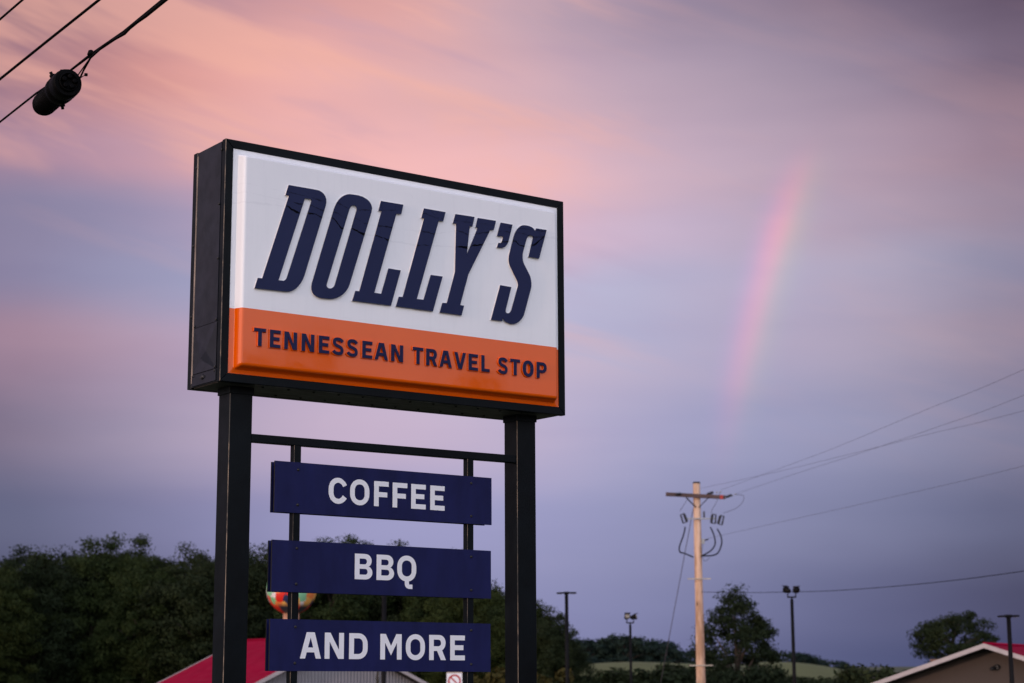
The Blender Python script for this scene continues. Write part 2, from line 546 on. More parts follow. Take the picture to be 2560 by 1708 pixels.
def mat_wood():
    m, g, b, tc = material('pine_pole_wood')
    n = g.noise(g.vm('MULTIPLY', tc, (6.0, 6.0, 0.35)), 2.0, 5.0, 0.6)
    n2 = g.noise(g.vm('MULTIPLY', tc, (3.0, 3.0, 0.8)), 1.2, 3.0, 0.5)
    c = g.mix(g.mr(n, 0.3, 0.7), (0.44, 0.262, 0.155), (0.72, 0.49, 0.345))
    c = g.mix(g.mr(n2, 0.45, 0.62, 0.0, 0.75, smooth=True), c, (0.34, 0.19, 0.105))
    vo = g.n('ShaderNodeTexVoronoi')
    g.put(vo.inputs['Vector'], g.vm('MULTIPLY', tc, (4.0, 4.0, 1.3)))
    vo.inputs['Scale'].default_value = 1.0
    c = g.mix(g.mr(vo.outputs['Distance'], 0.16, 0.08), c, (0.11, 0.06, 0.035))
    g.put(b.inputs['Base Color'], c)
    b.inputs['Roughness'].default_value = 0.85
    return m


M['wood'] = mat_wood()


def mat_siding(name, c0, freq):
    m, g, b, tc = material(name)
    x, y, z = g.sep(tc)
    s = g.m('SINE', g.m('MULTIPLY', g.m('ADD', x, y), freq))
    n = g.noise(tc, 1.5, 4.0, 0.6)
    c = g.mix(g.mr(n, 0.3, 0.7), [v * 0.9 for v in c0], [v * 1.08 for v in c0])
    g.put(b.inputs['Base Color'], c)
    b.inputs['Roughness'].default_value = 0.7
    bn = g.n('ShaderNodeBump')
    bn.inputs['Strength'].default_value = 0.7
    bn.inputs['Distance'].default_value = 0.03
    g.put(bn.inputs['Height'], s)
    g.put(b.inputs['Normal'], bn.outputs[0])
    return m


M['greywall'] = mat_siding('grey_ribbed_siding', (0.22, 0.21, 0.225), 32.0)
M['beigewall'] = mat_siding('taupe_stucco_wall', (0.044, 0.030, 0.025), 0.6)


def mat_leaf(name, c0, c1):
    m, g, b, tc = material(name)
    oi = g.n('ShaderNodeObjectInfo').outputs['Random']
    n = g.noise(tc, 0.55, 3.0, 0.6)
    n2 = g.noise(tc, 7.0, 2.0, 0.6)
    k = g.m('ADD', g.m('MULTIPLY', g.mr(n, 0.3, 0.7), 0.6), g.m('MULTIPLY', n2, 0.4))
    c = g.mix(k, c0, c1)
    c = g.mix(1.0, c, g.ramp(oi, [(0, (0.78, 0.85, 0.85)), (1, (1.15, 1.08, 0.95))]), 'MULTIPLY')
    g.put(b.inputs['Base Color'], c)
    b.inputs['Roughness'].default_value = 0.75
    b.inputs['Specular IOR Level'].default_value = 0.15
    tr = g.n('ShaderNodeBsdfTranslucent')
    g.put(tr.inputs[0], c)
    mx = g.n('ShaderNodeMixShader')
    mx.inputs[0].default_value = 0.22
    t = m.node_tree
    t.links.new(b.outputs[0], mx.inputs[1])
    t.links.new(tr.outputs[0], mx.inputs[2])
    t.links.new(mx.outputs[0], t.nodes['Material Output'].inputs[0])
    return m


M['leaf'] = mat_leaf('broadleaf_foliage', (0.013, 0.024, 0.008), (0.040, 0.056, 0.013))
M['leafdark'] = mat_leaf('dark_foliage', (0.011, 0.019, 0.009), (0.030, 0.042, 0.014))
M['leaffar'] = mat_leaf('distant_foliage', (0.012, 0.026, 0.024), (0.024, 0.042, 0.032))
M['leafgold'] = mat_leaf('golden_foliage', (0.032, 0.030, 0.009), (0.066, 0.056, 0.012))
M['needle'] = mat_leaf('pine_needles', (0.050, 0.058, 0.030), (0.080, 0.085, 0.045))


def mat_globe():
    m, g, b, tc = material('painted_globe_patches')
    vo = g.n('ShaderNodeTexVoronoi')
    wob = g.noise(tc, 3.0, 3.0, 0.5, col=True)
    g.put(vo.inputs['Vector'], g.vm('ADD', g.vm('ADD', g.vm('MULTIPLY', tc, (1, 1, 0.8)), (5.3, 2.1, 7.7)), g.vm('MULTIPLY', wob, (0.5, 0.5, 0.5))))
    vo.inputs['Scale'].default_value = 1.9
    k = g.sep(vo.outputs['Color'])[0]
    cols = [(0.20, 0.52, 0.24), (0.85, 0.42, 0.10), (0.78, 0.22, 0.06), (0.02, 0.03, 0.09), (0.82, 0.74, 0.72), (0.24, 0.54, 0.30), (0.72, 0.02, 0.01), (0.86, 0.50, 0.14)]
    c = g.ramp(k, [(i / 8.0, q) for i, q in enumerate(cols)], 'CONSTANT')
    z = g.sep(tc)[2]
    rad_k = g.sep(g.n('ShaderNodeTexCoord').outputs['Object'])
    c = g.mix(g.mr(z, -0.95, -0.75, 1.0, 0.0), c, g.mix(g.mr(g.m('SINE', g.m('MULTIPLY', g.m('ARCTAN2', rad_k[0], rad_k[1]), 5.0)), -0.2, 0.2), (0.03, 0.03, 0.05), (0.58, 0.02, 0.01)))
    g.put(b.inputs['Base Color'], c)
    b.inputs['Roughness'].default_value = 0.45
    return m


M['globe'] = mat_globe()


# ------------------------------------------------------------------ ground, field
def grid_mesh(name, xs, ys, zf, mat):
    xx, yy = np.meshgrid(xs, ys)
    zz = zf(xx, yy)
    v = np.stack([xx.ravel(), yy.ravel(), zz.ravel()], 1)
    nx, ny = len(xs), len(ys)
    f = [(j * nx + i, j * nx + i + 1, (j + 1) * nx + i + 1, (j + 1) * nx + i) for j in range(ny - 1) for i in range(nx - 1)]
    me = bpy.data.meshes.new(name)
    me.from_pydata(v.tolist(), [], f)
    me.materials.append(mat)
    me.polygons.foreach_set('use_smooth', [True] * len(me.polygons))
    return me


s = np.linspace(-1, 1, 121)
xs = np.sign(s) * (np.abs(s) ** 2.2) * 2600
ys = np.concatenate([np.linspace(-2600, -60, 18), np.linspace(-50, 230, 57), np.linspace(235, 520, 58), np.linspace(560, 4500, 26)])
gr = obj('ground', grid_mesh('ground', xs, ys, terrain, M['ground']))
gr['kind'] = 'structure'


def field_patch(cx, cy, rx, ry):
    n, k = 40, 10
    vs = [(cx, cy, gz(cx, cy) + 0.06)]
    for j in range(1, k + 1):
        for i in range(n):
            a = 2 * math.pi * i / n
            w = 1 + 0.06 * math.sin(3 * a + cx)
            x, y = cx + rx * w * j / k * math.cos(a), cy + ry * w * j / k * math.sin(a)
            vs.append((x, y, gz(x, y) + 0.06))
    fs = [(0, 1 + i, 1 + (i + 1) % n) for i in range(n)]
    for j in range(1, k):
        for i in range(n):
            a, b = 1 + (j - 1) * n + i, 1 + (j - 1) * n + (i + 1) % n
            fs.append((a, a + n, b + n, b))
    me = bpy.data.meshes.new('field')
    me.from_pydata(vs, [], fs)
    me.materials.append(M['field'])
    me.polygons.foreach_set('use_smooth', [True] * len(me.polygons))
    o = obj('field', me)
    o['kind'] = 'structure'


field_patch(19, 286, 19, 40)
field_patch(49, 290, 8.5, 34)


# ------------------------------------------------------------------ the roadside sign
TH = 0.938884679
W, H, D = 2.6057, 1.5, 0.4346
SX, SY = -1.74128728, 10.51903977
sign = thing('roadside_sign', 'tall black framed roadside sign for DOLLY\'S on two black steel posts', 'sign', (SX, SY, 0), math.pi / 2 - TH)


def L(u, v, w):
    """sign-local coordinates: along the face, above the cabinet's lower edge, out of the face"""
    return (u, -w, v + SZ0)


def lbox(name, u0, u1, v0, v1, w0, w1, mat, parent, bev=0.0, seg=2):
    return box(name, u0, u1, -w1, -w0, v0 + SZ0, v1 + SZ0, mat, parent, bev, seg)


cab = lbox('cabinet', 0.004, W - 0.004, 0.006, H - 0.004, -D + 0.055, -0.040, M['cabinet'], sign)
fw = 0.0535


def rail(side, w0, w1):
    """mitred retainer rail between outer and inner rectangle"""
    o = [(0, 0), (W, 0), (W, H), (0, H)]
    i = [(fw, fw), (W - fw, fw), (W - fw, H - fw), (fw, H - fw)]
    a, b = side, (side + 1) % 4
    e = 0.0008
    q = [Vector(o[a]), Vector(o[b]), Vector(i[b]), Vector(i[a])]
    dirv = (q[1] - q[0]).normalized() * e
    q = [q[0] + dirv, q[1] - dirv, q[2] - dirv, q[3] + dirv]
    bm = bmesh.new()
    f = [bm.verts.new(L(p.x, p.y, w1)) for p in q]
    k = [bm.verts.new(L(p.x, p.y, w0)) for p in q]
    bm.faces.new(f)
    bm.faces.new(list(reversed(k)))
    for j in range(4):
        bm.faces.new((f[(j + 1) % 4], f[j], k[j], k[(j + 1) % 4]))
    bmesh.ops.recalc_face_normals(bm, faces=bm.faces[:])
    ed = [e_ for e_ in bm.edges if abs(e_.verts[0].co.y - e_.verts[1].co.y) < 1e-6 and ((e_.verts[0] in f) and (e_.verts[1] in f))]
    r = bmesh.ops.bevel(bm, geom=ed, offset=0.0035, segments=2, profile=0.5, affect='EDGES')
    if side == 3:
        for fc in r['faces']:
            if fc.calc_center_median().x < 0.01:
                fc.material_index = 1
    return obj('frame_rail', new_mesh('frame_rail', bm, [M['black'], M['worn']]), sign)


for k in range(4):
    rail(k, -0.045, 0.0)
for k in range(4):
    rail(k, -D, -D + 0.052)
# rear face sheet
lbox('rear_face', fw - 0.01, W - fw + 0.01, fw - 0.01, H - fw + 0.01, -D + 0.010, -D + 0.016, M['vinyl'], sign)

# left end of the cabinet: sheets, dent, access plate, worn strip, rivets
pp = []
sp = lbox('side_panel', -0.002, 0.0035, 0.372, H - 0.012, -D + 0.075, -0.052, M['cabinet'], cab)
bm = bmesh.new()
wA, wB, vA, vB, vA2, vB2 = -0.052, -D + 0.075, 0.085, 0.085, 0.369, 0.369
P = {k: bm.verts.new(v) for k, v in dict(a=L(-0.002, vA, wA), b=L(-0.002, vB, wB), c=L(-0.002, vB2, wB), d=L(-0.002, vA2, wA),
                                         m=L(-0.016, 0.205, -0.165), k=L(0.006, 0.17, -0.285), e=L(-0.001, 0.10, -0.10)).items()}
for f in ('a d m', 'd c m', 'c k m', 'c b k', 'b e k', 'k e m', 'e a m', 'b a e'):
    bm.faces.new([P[x] for x in f.split()])
bmesh.ops.recalc_face_normals(bm, faces=bm.faces[:])
obj('dented_panel', new_mesh('dented_panel', bm, M['cabinet']), cab)['label'] = 'dented lower sheet of the cabinet end'
lbox('access_plate', -0.004, 0.0035, 0.010, 0.078, -D + 0.066, -0.052, M['cabinet'], cab, 0.001, 1)
lbox('edge_strip', -0.003, 0.003, 0.03, H - 0.03, -D + 0.0545, -D + 0.071, M['raw'], cab)
bm = bmesh.new()
add_lathe(bm, [(0.016, 0), (0.016, 0.004), (0.006, 0.010)], 10, 0, L(-0.004, 0.052, -0.22), (-1, 0, 0))
add_box(bm, -0.008, -0.004, 0.19, 0.25, SZ0 + 0.045, SZ0 + 0.058)
obj('latch', new_mesh('latch', bm, M['screw']), cab)
bm = bmesh.new()
add_lathe(bm, [(0.0095, 0), (0.0085, 0.004), (0.004, 0.007)], 8)
rv = new_mesh('screw', bm, M['screw'])
for v_, w_ in ((1.44, -0.048), (1.1, -0.062), (0.76, -0.060), (0.383, -0.064), (0.383, -0.35), (0.095, -0.064), (0.072, -0.35), (0.072, -0.066), (1.40, -0.385), (0.9, -0.40), (0.45, -0.40)):
    o = obj('screw', rv, cab)
    o.location = L(-0.002, v_, w_)
    o.rotation_euler = (0, -math.pi / 2, 0)
# underside sheet with its screws
us = lbox('bottom_panel', 0.02, W - 0.02, 0.0015, 0.0055, -D + 0.04, -0.030, M['under'], cab)
for k in range(12):
    for w_ in (-0.075, -0.33):
        o = obj('screw', rv, cab)
        o.location = L(0.33 + k * 0.178 + (0.05 if w_ < -0.2 else 0), 0.0015, w_)
        o.rotation_euler = (math.pi, 0, 0)


# pan formed face: flat flange, rounded bevel, raised panel
def face_mesh():
    bm = bmesh.new()

    def loop(u0, u1, v0, v1, w, r, n=6):
        pts = []
        for cx, cy, a0 in ((u1 - r, v0 + r, -90), (u1 - r, v1 - r, 0), (u0 + r, v1 - r, 90), (u0 + r, v0 + r, 180)):
            for k in range(n + 1):
                a = rad(a0 + 90.0 * k / n)
                pts.append((cx + r * math.cos(a), cy + r * math.sin(a), w))
        return [bm.verts.new(L(*p)) for p in pts]
    b = (0.087, 2.519, 0.080, 1.414)
    loops = [loop(0.045, W - 0.045, 0.045, H - 0.045, -0.006, 0.002)]
    prof = [(-0.004, -0.006, 0.014), (0.000, -0.004, 0.014), (0.003, 0.002, 0.014), (0.008, 0.018, 0.014), (0.015, 0.038, 0.014),
            (0.019, 0.047, 0.014), (0.023, 0.052, 0.013), (0.029, 0.0545, 0.012), (0.036, 0.055, 0.010)]
    for i, w, r in prof:
        loops.append(loop(b[0] + i, b[1] - i, b[2] + i, b[3] - i * 0.8, w, r))
    n = len(loops[0])
    for a, c in zip(loops, loops[1:]):
        for k in range(n):
            f = bm.faces.new((a[k], a[(k + 1) % n], c[(k + 1) % n], c[k]))
            f.smooth = True
    bm.faces.new(loops[-1])
    return new_mesh('sign_face', bm, M['face'])


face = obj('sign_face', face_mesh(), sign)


# letters: outlines in sign units, filled and given thickness
def letter_obj(conts, w0, w1, mats, parent, bev=0.0, z0=SZ0):
    cu = bpy.data.curves.new('letter', 'CURVE')
    cu.dimensions = '2D'
    cu.fill_mode = 'BOTH'
    for c in conts:
        sp_ = cu.splines.new('POLY')
        sp_.points.add(len(c) - 1)
        for p_, (x, y) in zip(sp_.points, c):
            p_.co = (x, y, 0, 1)
        sp_.use_cyclic_u = True
    cu.extrude = (w1 - w0) / 2 - bev
    cu.bevel_depth = bev
    cu.bevel_resolution = 1
    cu.offset = -bev
    to = bpy.data.objects.new('tmp', cu)
    C.objects.link(to)
    dg = bpy.context.evaluated_depsgraph_get()
    me = bpy.data.meshes.new_from_object(to.evaluated_get(dg))
    bpy.data.objects.remove(to)
    bpy.data.curves.remove(cu)
    me.name = 'letter'
    me.materials.clear()
    for m in mats:
        me.materials.append(m)
    for p_ in me.polygons:
        p_.material_index = 0 if p_.normal.z > 0.55 else 1
        p_.use_smooth = False
    wm = (w0 + w1) / 2
    n = len(me.vertices)
    co = np.empty(n * 3)
    me.vertices.foreach_get('co', co)
    co = co.reshape(-1, 3)
    out = np.stack([co[:, 0], -(co[:, 2] + wm), co[:, 1] + z0], 1)
    me.vertices.foreach_set('co', out.ravel())
    me.update()
    return obj('letter', me, parent)


BIG = {"D":[[[404,1254],[597,1254],[620,1252],[639,1245],[654,1234],[665,1220],[671,1203],[672,1183],[668,1161],[526,699],[515,671],[501,646],[484,624],[465,605],[444,591],[423,582],[401,579],[184,574],[204,641],[234,642],[407,1185],[383,1187]],[[519,1186],[554,1187],[558,1187],[561,1186],[563,1184],[565,1182],[566,1180],[566,1177],[565,1173],[404,670],[401,664],[398,659],[394,654],[389,650],[384,647],[378,645],[373,645],[345,644]]],"O":[[[729,1151],[739,1176],[751,1199],[766,1220],[783,1237],[802,1250],[821,1259],[840,1264],[866,1265],[905,1266],[939,1261],[967,1251],[988,1237],[1002,1218],[1008,1197],[1004,1172],[849,680],[838,655],[822,632],[803,612],[780,595],[755,582],[728,573],[700,570],[654,568],[630,570],[611,576],[595,585],[584,599],[577,615],[576,634],[579,655]],[[840,1162],[843,1170],[847,1177],[851,1183],[857,1188],[862,1192],[868,1194],[874,1195],[875,1195],[881,1194],[886,1192],[890,1188],[893,1183],[895,1177],[895,1171],[893,1163],[744,669],[741,662],[737,655],[732,649],[726,645],[720,641],[714,639],[707,638],[705,638],[698,638],[693,640],[688,643],[685,647],[683,651],[683,656],[684,662]]],"L":[[[1075,1255],[1244,1256],[1228,1190],[1191,1187],[1031,650],[1084,649],[1136,821],[1228,820],[1156,580],[871,578],[893,645],[922,646],[1080,1189],[1058,1188]]],"L2":[[[1404,1256],[1573,1256],[1554,1191],[1519,1189],[1352,648],[1405,649],[1460,820],[1551,821],[1476,580],[1195,580],[1216,646],[1246,648],[1406,1188],[1385,1189]]],"Y":[[[1652,1255],[1805,1258],[1787,1189],[1766,1189],[1742,989],[1832,1188],[1815,1188],[1832,1255],[1980,1257],[1961,1190],[1933,1187],[1755,861],[1690,648],[1721,646],[1701,579],[1531,580],[1551,646],[1586,648],[1650,864],[1659,1189],[1633,1189]]],"apostrophe":[[[2020,1251],[2117,1250],[2084,1134],[2079,1121],[2072,1109],[2064,1098],[2055,1089],[2044,1083],[2033,1078],[2022,1076],[1989,1075],[2001,1108],[2011,1109],[2015,1109],[2018,1111],[2022,1113],[2025,1115],[2028,1119],[2030,1122],[2032,1126],[2041,1156],[1990,1154]]],"S":[[[2318,1254],[2406,1255],[2339,1044],[2252,1046],[2288,1177],[2289,1182],[2289,1186],[2287,1190],[2284,1193],[2279,1195],[2274,1196],[2268,1196],[2262,1195],[2256,1192],[2250,1188],[2245,1183],[2240,1177],[2236,1171],[2233,1163],[2204,1073],[2201,1061],[2200,1048],[2200,1035],[2201,1022],[2204,1010],[2208,999],[2214,988],[2258,921],[2264,909],[2268,896],[2271,882],[2273,867],[2273,851],[2271,836],[2267,822],[2215,659],[2207,637],[2195,618],[2180,601],[2163,587],[2145,576],[2127,569],[2107,567],[2111,567],[2096,567],[2083,569],[2070,572],[2060,575],[2051,579],[2045,584],[2041,589],[2036,604],[2028,578],[1939,577],[2015,821],[2105,819],[2058,658],[2057,653],[2057,648],[2058,644],[2060,641],[2062,639],[2066,637],[2070,637],[2077,637],[2082,638],[2087,641],[2092,644],[2097,649],[2101,655],[2105,661],[2108,668],[2159,825],[2161,831],[2162,838],[2162,845],[2161,853],[2159,859],[2157,866],[2154,871],[2099,958],[2094,967],[2090,978],[2087,990],[2086,1002],[2086,1014],[2087,1026],[2089,1037],[2125,1160],[2133,1183],[2143,1204],[2155,1223],[2169,1238],[2183,1250],[2198,1258],[2212,1261],[2232,1262],[2245,1262],[2258,1261],[2270,1258],[2281,1255],[2291,1250],[2298,1245],[2303,1239],[2307,1232]]]}
for key in ('D', 'O', 'L', 'L2', 'Y', 'apostrophe', 'S'):
    conts = [[(x / 1000.0, y / 1000.0) for x, y in c] for c in BIG[key]]
    o = letter_obj(conts, 0.0545, 0.0625, [M['return'], M['return']], face)
    o.name = 'letter_base'
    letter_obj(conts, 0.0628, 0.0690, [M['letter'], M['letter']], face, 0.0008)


# grotesque capitals in units of the cap height
def bez(p0, c1, c2, p3, n=7):
    return [tuple((1 - t) ** 3 * a + 3 * (1 - t) ** 2 * t * b + 3 * (1 - t) * t * t * c + t ** 3 * d for a, b, c, d in zip(p0, c1, c2, p3)) for t in [i / n for i in range(1, n + 1)]]


def path(*seg, k=0.57):
    out = []
    for s_ in seg:
        if s_[0] == 'k':
            _, cn, p1 = s_
            p0 = out[-1]
            out += bez(p0, tuple(a + (b - a) * k for a, b in zip(p0, cn)), tuple(a + (b - a) * k for a, b in zip(p1, cn)), p1)
        else:
            out.append(s_)
    if len(out) > 2 and abs(out[0][0] - out[-1][0]) + abs(out[0][1] - out[-1][1]) < 1e-6:
        out.pop()
    return out


def stroke(cl, t):
    n = len(cl)
    l, r = [], []
    for i in range(n):
        a, b = cl[max(i - 1, 0)], cl[min(i + 1, n - 1)]
        dx, dy = b[0] - a[0], b[1] - a[1]
        d = math.hypot(dx, dy)
        nx, ny = -dy / d * t / 2, dx / d * t / 2
        l.append((cl[i][0] + nx, cl[i][1] + ny))
        r.append((cl[i][0] - nx, cl[i][1] - ny))
    return l + r[::-1]


def glyph(ch, w, s, a):
    k = 'k'
    if ch == 'E':
        return [[(0, 0), (w, 0), (w, a), (s, a), (s, .41), (w * .90, .41), (w * .90, .41 + a), (s, .41 + a), (s, 1 - a), (w, 1 - a), (w, 1), (0, 1)]]
    if ch == 'F':
        return [[(0, 0), (s, 0), (s, .375), (w * .90, .375), (w * .90, .375 + a), (s, .375 + a), (s, 1 - a), (w, 1 - a), (w, 1), (0, 1)]]
    if ch == 'T':
        return [[(w / 2 - s / 2, 0), (w / 2 + s / 2, 0), (w / 2 + s / 2, 1 - a), (w, 1 - a), (w, 1), (0, 1), (0, 1 - a), (w / 2 - s / 2, 1 - a)]]
    if ch == 'L':
        return [[(0, 0), (w, 0), (w, a), (s, a), (s, 1), (0, 1)]]
    if ch == 'N':
        return [[(0, 0), (s, 0), (s, .66), (w - s * 1.15, 0), (w, 0), (w, 1), (w - s, 1), (w - s, .34), (s * 1.15, 1), (0, 1)]]
    if ch == 'M':
        return [[(0, 0), (s, 0), (s, .665), (w / 2, .165), (w - s, .665), (w - s, 0), (w, 0), (w, 1), (w - s * 1.15, 1), (w / 2, .53), (s * 1.15, 1), (0, 1)]]
    if ch == 'A':
        return [[(0, 0), (.245 * w, 0), (.32 * w, .235), (.68 * w, .235), (.755 * w, 0), (w, 0), (.69 * w, 1), (.31 * w, 1)], [(.375 * w, .42), (.5 * w, .81), (.625 * w, .42)]]
    if ch == 'V':
        return [[(0, 1), (.27 * w, 1), (.5 * w, .29), (.73 * w, 1), (w, 1), (.655 * w, 0), (.345 * w, 0)]]
    if ch == 'D':
        i = w - s
        return [path((0, 0), (.50 * w, 0), (k, (w, 0), (w, .42)), (w, .58), (k, (w, 1), (.50 * w, 1)), (0, 1)),
                path((s, a), (s, 1 - a), (.50 * w, 1 - a), (k, (i, 1 - a), (i, .60)), (i, .40), (k, (i, a), (.50 * w, a)))]
    if ch in 'OQ':
        i = w - s
        lo, hi = -.014, 1.014
        hole = path((s, .5), (s, .60), (k, (s, hi - a), (w / 2, hi - a)), (k, (i, hi - a), (i, .60)), (i, .40), (k, (i, lo + a), (w / 2, lo + a)), (k, (s, lo + a), (s, .40)), (s, .5))
        if ch == 'O':
            return [path((w, .44), (w, .56), (k, (w, hi), (w / 2, hi)), (k, (0, hi), (0, .56)), (0, .44), (k, (0, lo), (w / 2, lo)), (k, (w, lo), (w, .44))), hole]
        return [path((.62 * w, -.005), (k, (w, .03), (w, .44)), (w, .56), (k, (w, hi), (w / 2, hi)), (k, (0, hi), (0, .56)), (0, .44), (k, (0, .03), (.40 * w, -.008)),
                     (.40 * w, -.11), (k, (.40 * w, -.31), (.64 * w, -.31)), (.80 * w, -.31), (.80 * w, -.135), (.62 * w, -.135)), hole]
    if ch == 'C':
        lo, hi = -.014, 1.014
        return [path((w, .745), (k, (.84 * w, hi), (.52 * w, hi)), (k, (0, hi), (0, .56)), (0, .44), (k, (0, lo), (.52 * w, lo)), (k, (.84 * w, lo), (w, .215)),
                     (.78 * w, .335), (k, (.70 * w, lo + a), (.53 * w, lo + a)), (k, (s, lo + a), (s, .42)), (s, .58), (k, (s, hi - a), (.53 * w, hi - a)), (k, (.71 * w, hi - a), (.79 * w, .66)))]
    if ch == 'B':
        i, j, e = w - s, .955 * w, .955 * w - s
        return [path((0, 0), (.60 * w, 0), (k, (w, 0), (w, .275)), (k, (w, .46), (.78 * w, .510)), (k, (j, .56), (j, .735)), (k, (j, 1), (.58 * w, 1)), (0, 1)),
                path((s, .185), (s, .415), (.58 * w, .415), (k, (i, .415), (i, .30)), (k, (i, .185), (.58 * w, .185))),
                path((s, .590), (s, .812), (.55 * w, .812), (k, (e, .812), (e, .70)), (k, (e, .590), (.55 * w, .590)))]
    if ch == 'R':
        e = .98 * w - s
        return [path((0, 0), (s, 0), (s, .365), (.47 * w, .365), (.70 * w, 0), (w, 0), (.77 * w, .395), (k, (.98 * w, .47), (.98 * w, .69)), (k, (.98 * w, 1), (.60 * w, 1)), (0, 1)),
                path((s, .55), (s, .812), (.55 * w, .812), (k, (e, .812), (e, .68)), (k, (e, .55), (.55 * w, .55)))]
    if ch == 'P':
        i = w - s
        return [path((0, 0), (s, 0), (s, .335), (.58 * w, .335), (k, (w, .335), (w, .67)), (k, (w, 1), (.58 * w, 1)), (0, 1)),
                path((s, .52), (s, .812), (.55 * w, .812), (k, (i, .812), (i, .67)), (k, (i, .52), (.55 * w, .52)))]
    if ch == 'S':
        t = a * 1.05
        x0, x1, y0, y1 = s * .5, w - s * .5, t / 2 - .014, 1.014 - t / 2
        cl = [(w * .89, .765)]
        cl += bez(cl[-1], (w * .79, .87), (w * .66, y1), (w * .52, y1))
        cl += bez(cl[-1], (w * .26, y1), (x0, .86), (x0, .725))
        cl += bez(cl[-1], (x0, .57), (w * .36, .545), (w * .52, .505))
        cl += bez(cl[-1], (w * .70, .46), (x1, .42), (x1, .275))
        cl += bez(cl[-1], (x1, .14), (w * .74, y0), (w * .48, y0))
        cl += bez(cl[-1], (w * .30, y0), (w * .17, .13), (w * .07, .235))
        return [stroke(cl, t)]


def text_row(row, v_of, cap, w0, w1, mats, parent, sfrac, afrac, bev=0.0, tilt=0.0):
    for ch, u0, u1 in row:
        u0, u1 = u0 / 1000.0, u1 / 1000.0
        gl = glyph(ch, (u1 - u0) / cap, sfrac, afrac)
        vb = v_of((u0 + u1) / 2)
        um = (u0 + u1) / 2
        letter_obj([[(u0 + x * cap, vb + y * cap + tilt * (u0 + x * cap - um)) for x, y in c] for c in gl], w0, w1, mats, parent, bev)


BAND = [('T', 187, 267), ('E', 295, 368), ('N', 394, 482), ('N', 514, 603), ('E', 635, 709), ('S', 733, 813), ('S', 837, 916), ('E', 948, 1021), ('A', 1039, 1137), ('N', 1161, 1251),
        ('T', 1324, 1404), ('R', 1427, 1511), ('A', 1530, 1625), ('V', 1645, 1737), ('E', 1758, 1832), ('L', 1860, 1926), ('S', 1997, 2074), ('T', 2095, 2175), ('O', 2197, 2287), ('P', 2313, 2398)]
text_row([(c, a - 4, b + 4) for c, a, b in BAND], lambda u: 0.2200, 0.117, 0.0545, 0.0640, [M['orange'], M['orange']], face, .262, .225, 0.003)
text_row(BAND, lambda u: 0.2240, 0.109, 0.0643, 0.0690, [M['letter_small'], M['letter_small']], face, .228, .190, 0.0018)


# posts, crossbar, hangers
def post(u0, u1, w0, w1, v0, v1, name, bev):
    bm = bmesh.new()
    add_box(bm, u0, u1, -w1, -w0, v0, v1)
    ve = [e for e in bm.edges if abs(e.verts[0].co.z - e.verts[1].co.z) > 0.1]
    r = bmesh.ops.bevel(bm, geom=ve, offset=bev, segments=3, profile=0.5, affect='EDGES')
    for f in r['faces']:
        c = f.calc_center_median()
        if c.x < (u0 + u1) / 2 and c.y < -(w0 + w1) / 2 and abs(f.normal.x) > .3 and abs(f.normal.y) > .3:
            f.material_index = 1
    return obj(name, new_mesh(name, bm, [M['black'], M['worn']]), sign)


post(0.146, 0.302, -0.297, -0.148, 0.0, SZ0 + 0.001, 'post', 0.008)
post(2.305, 2.463, -0.297, -0.148, 0.0, SZ0 + 0.001, 'post', 0.007)
for u0, u1 in ((0.146, 0.302), (2.305, 2.463)):
    lbox('post_collar', u0 - 0.006, u1 + 0.006, -0.042, 0.0012, -0.303, -0.142, M['black'], sign, 0.002, 1)
lbox('crossbar', 0.303, 2.304, -0.3285, -0.278, -0.206, -0.155, M['black'], sign, 0.004, 2)
hang = []
for u0 in (0.600, 1.903):
    hang.append(post(u0, u0 + 0.050, -0.206, -0.155, SZ0 - 1.95, SZ0 - 0.3288, 'hanger_post', 0.004))

# the three pairs of boards
TILT = -0.0068
ROWS = [
    ([(0.4612, 2.0896), (-0.4390, -0.7515)], [('C', 842, 973), ('O', 997, 1139), ('F', 1174, 1283), ('F', 1313, 1424), ('E', 1454, 1566), ('E', 1601, 1713)], lambda u: -0.6762 - 0.0090 * (u - 1.1747), 0.1590, 'COFFEE'),
    ([(0.4520, 2.0836), (-0.9215, -1.2340)], [('B', 1038, 1167), ('B', 1198, 1328), ('Q', 1352, 1496)], lambda u: -1.1392 - 0.0060 * (u - 1.0406), 0.1590, 'BBQ'),
    ([(0.4488, 2.0786), (-1.3970, -1.7070)], [('A', 657, 804), ('N', 830, 966), ('D', 1004, 1138), ('M', 1231, 1389), ('O', 1421, 1565), ('R', 1598, 1726), ('E', 1760, 1874)], lambda u: -1.6273 - 0.0100 * (u - 0.70), 0.1582, 'AND MORE'),
]


def board(u0, u1, v1, v0, w0, w1, front):
    bm = bmesh.new()
    um = (u0 + u1) / 2
    q = [(u0, v0), (u1, v0), (u1, v1), (u0, v1)]
    q = [(u, v + TILT * (u - um)) for u, v in q]
    f = [bm.verts.new(L(u, v, w1)) for u, v in q]
    k = [bm.verts.new(L(u, v, w0)) for u, v in q]
    bm.faces.new(f).material_index = 0
    bm.faces.new(list(reversed(k))).material_index = 0
    for j in range(4):
        bm.faces.new((f[(j + 1) % 4], f[j], k[j], k[(j + 1) % 4])).material_index = 1
    bmesh.ops.recalc_face_normals(bm, faces=bm.faces[:])
    return obj('board', new_mesh('board', bm, [M['navyboard'], M['boardedge']]), sign)


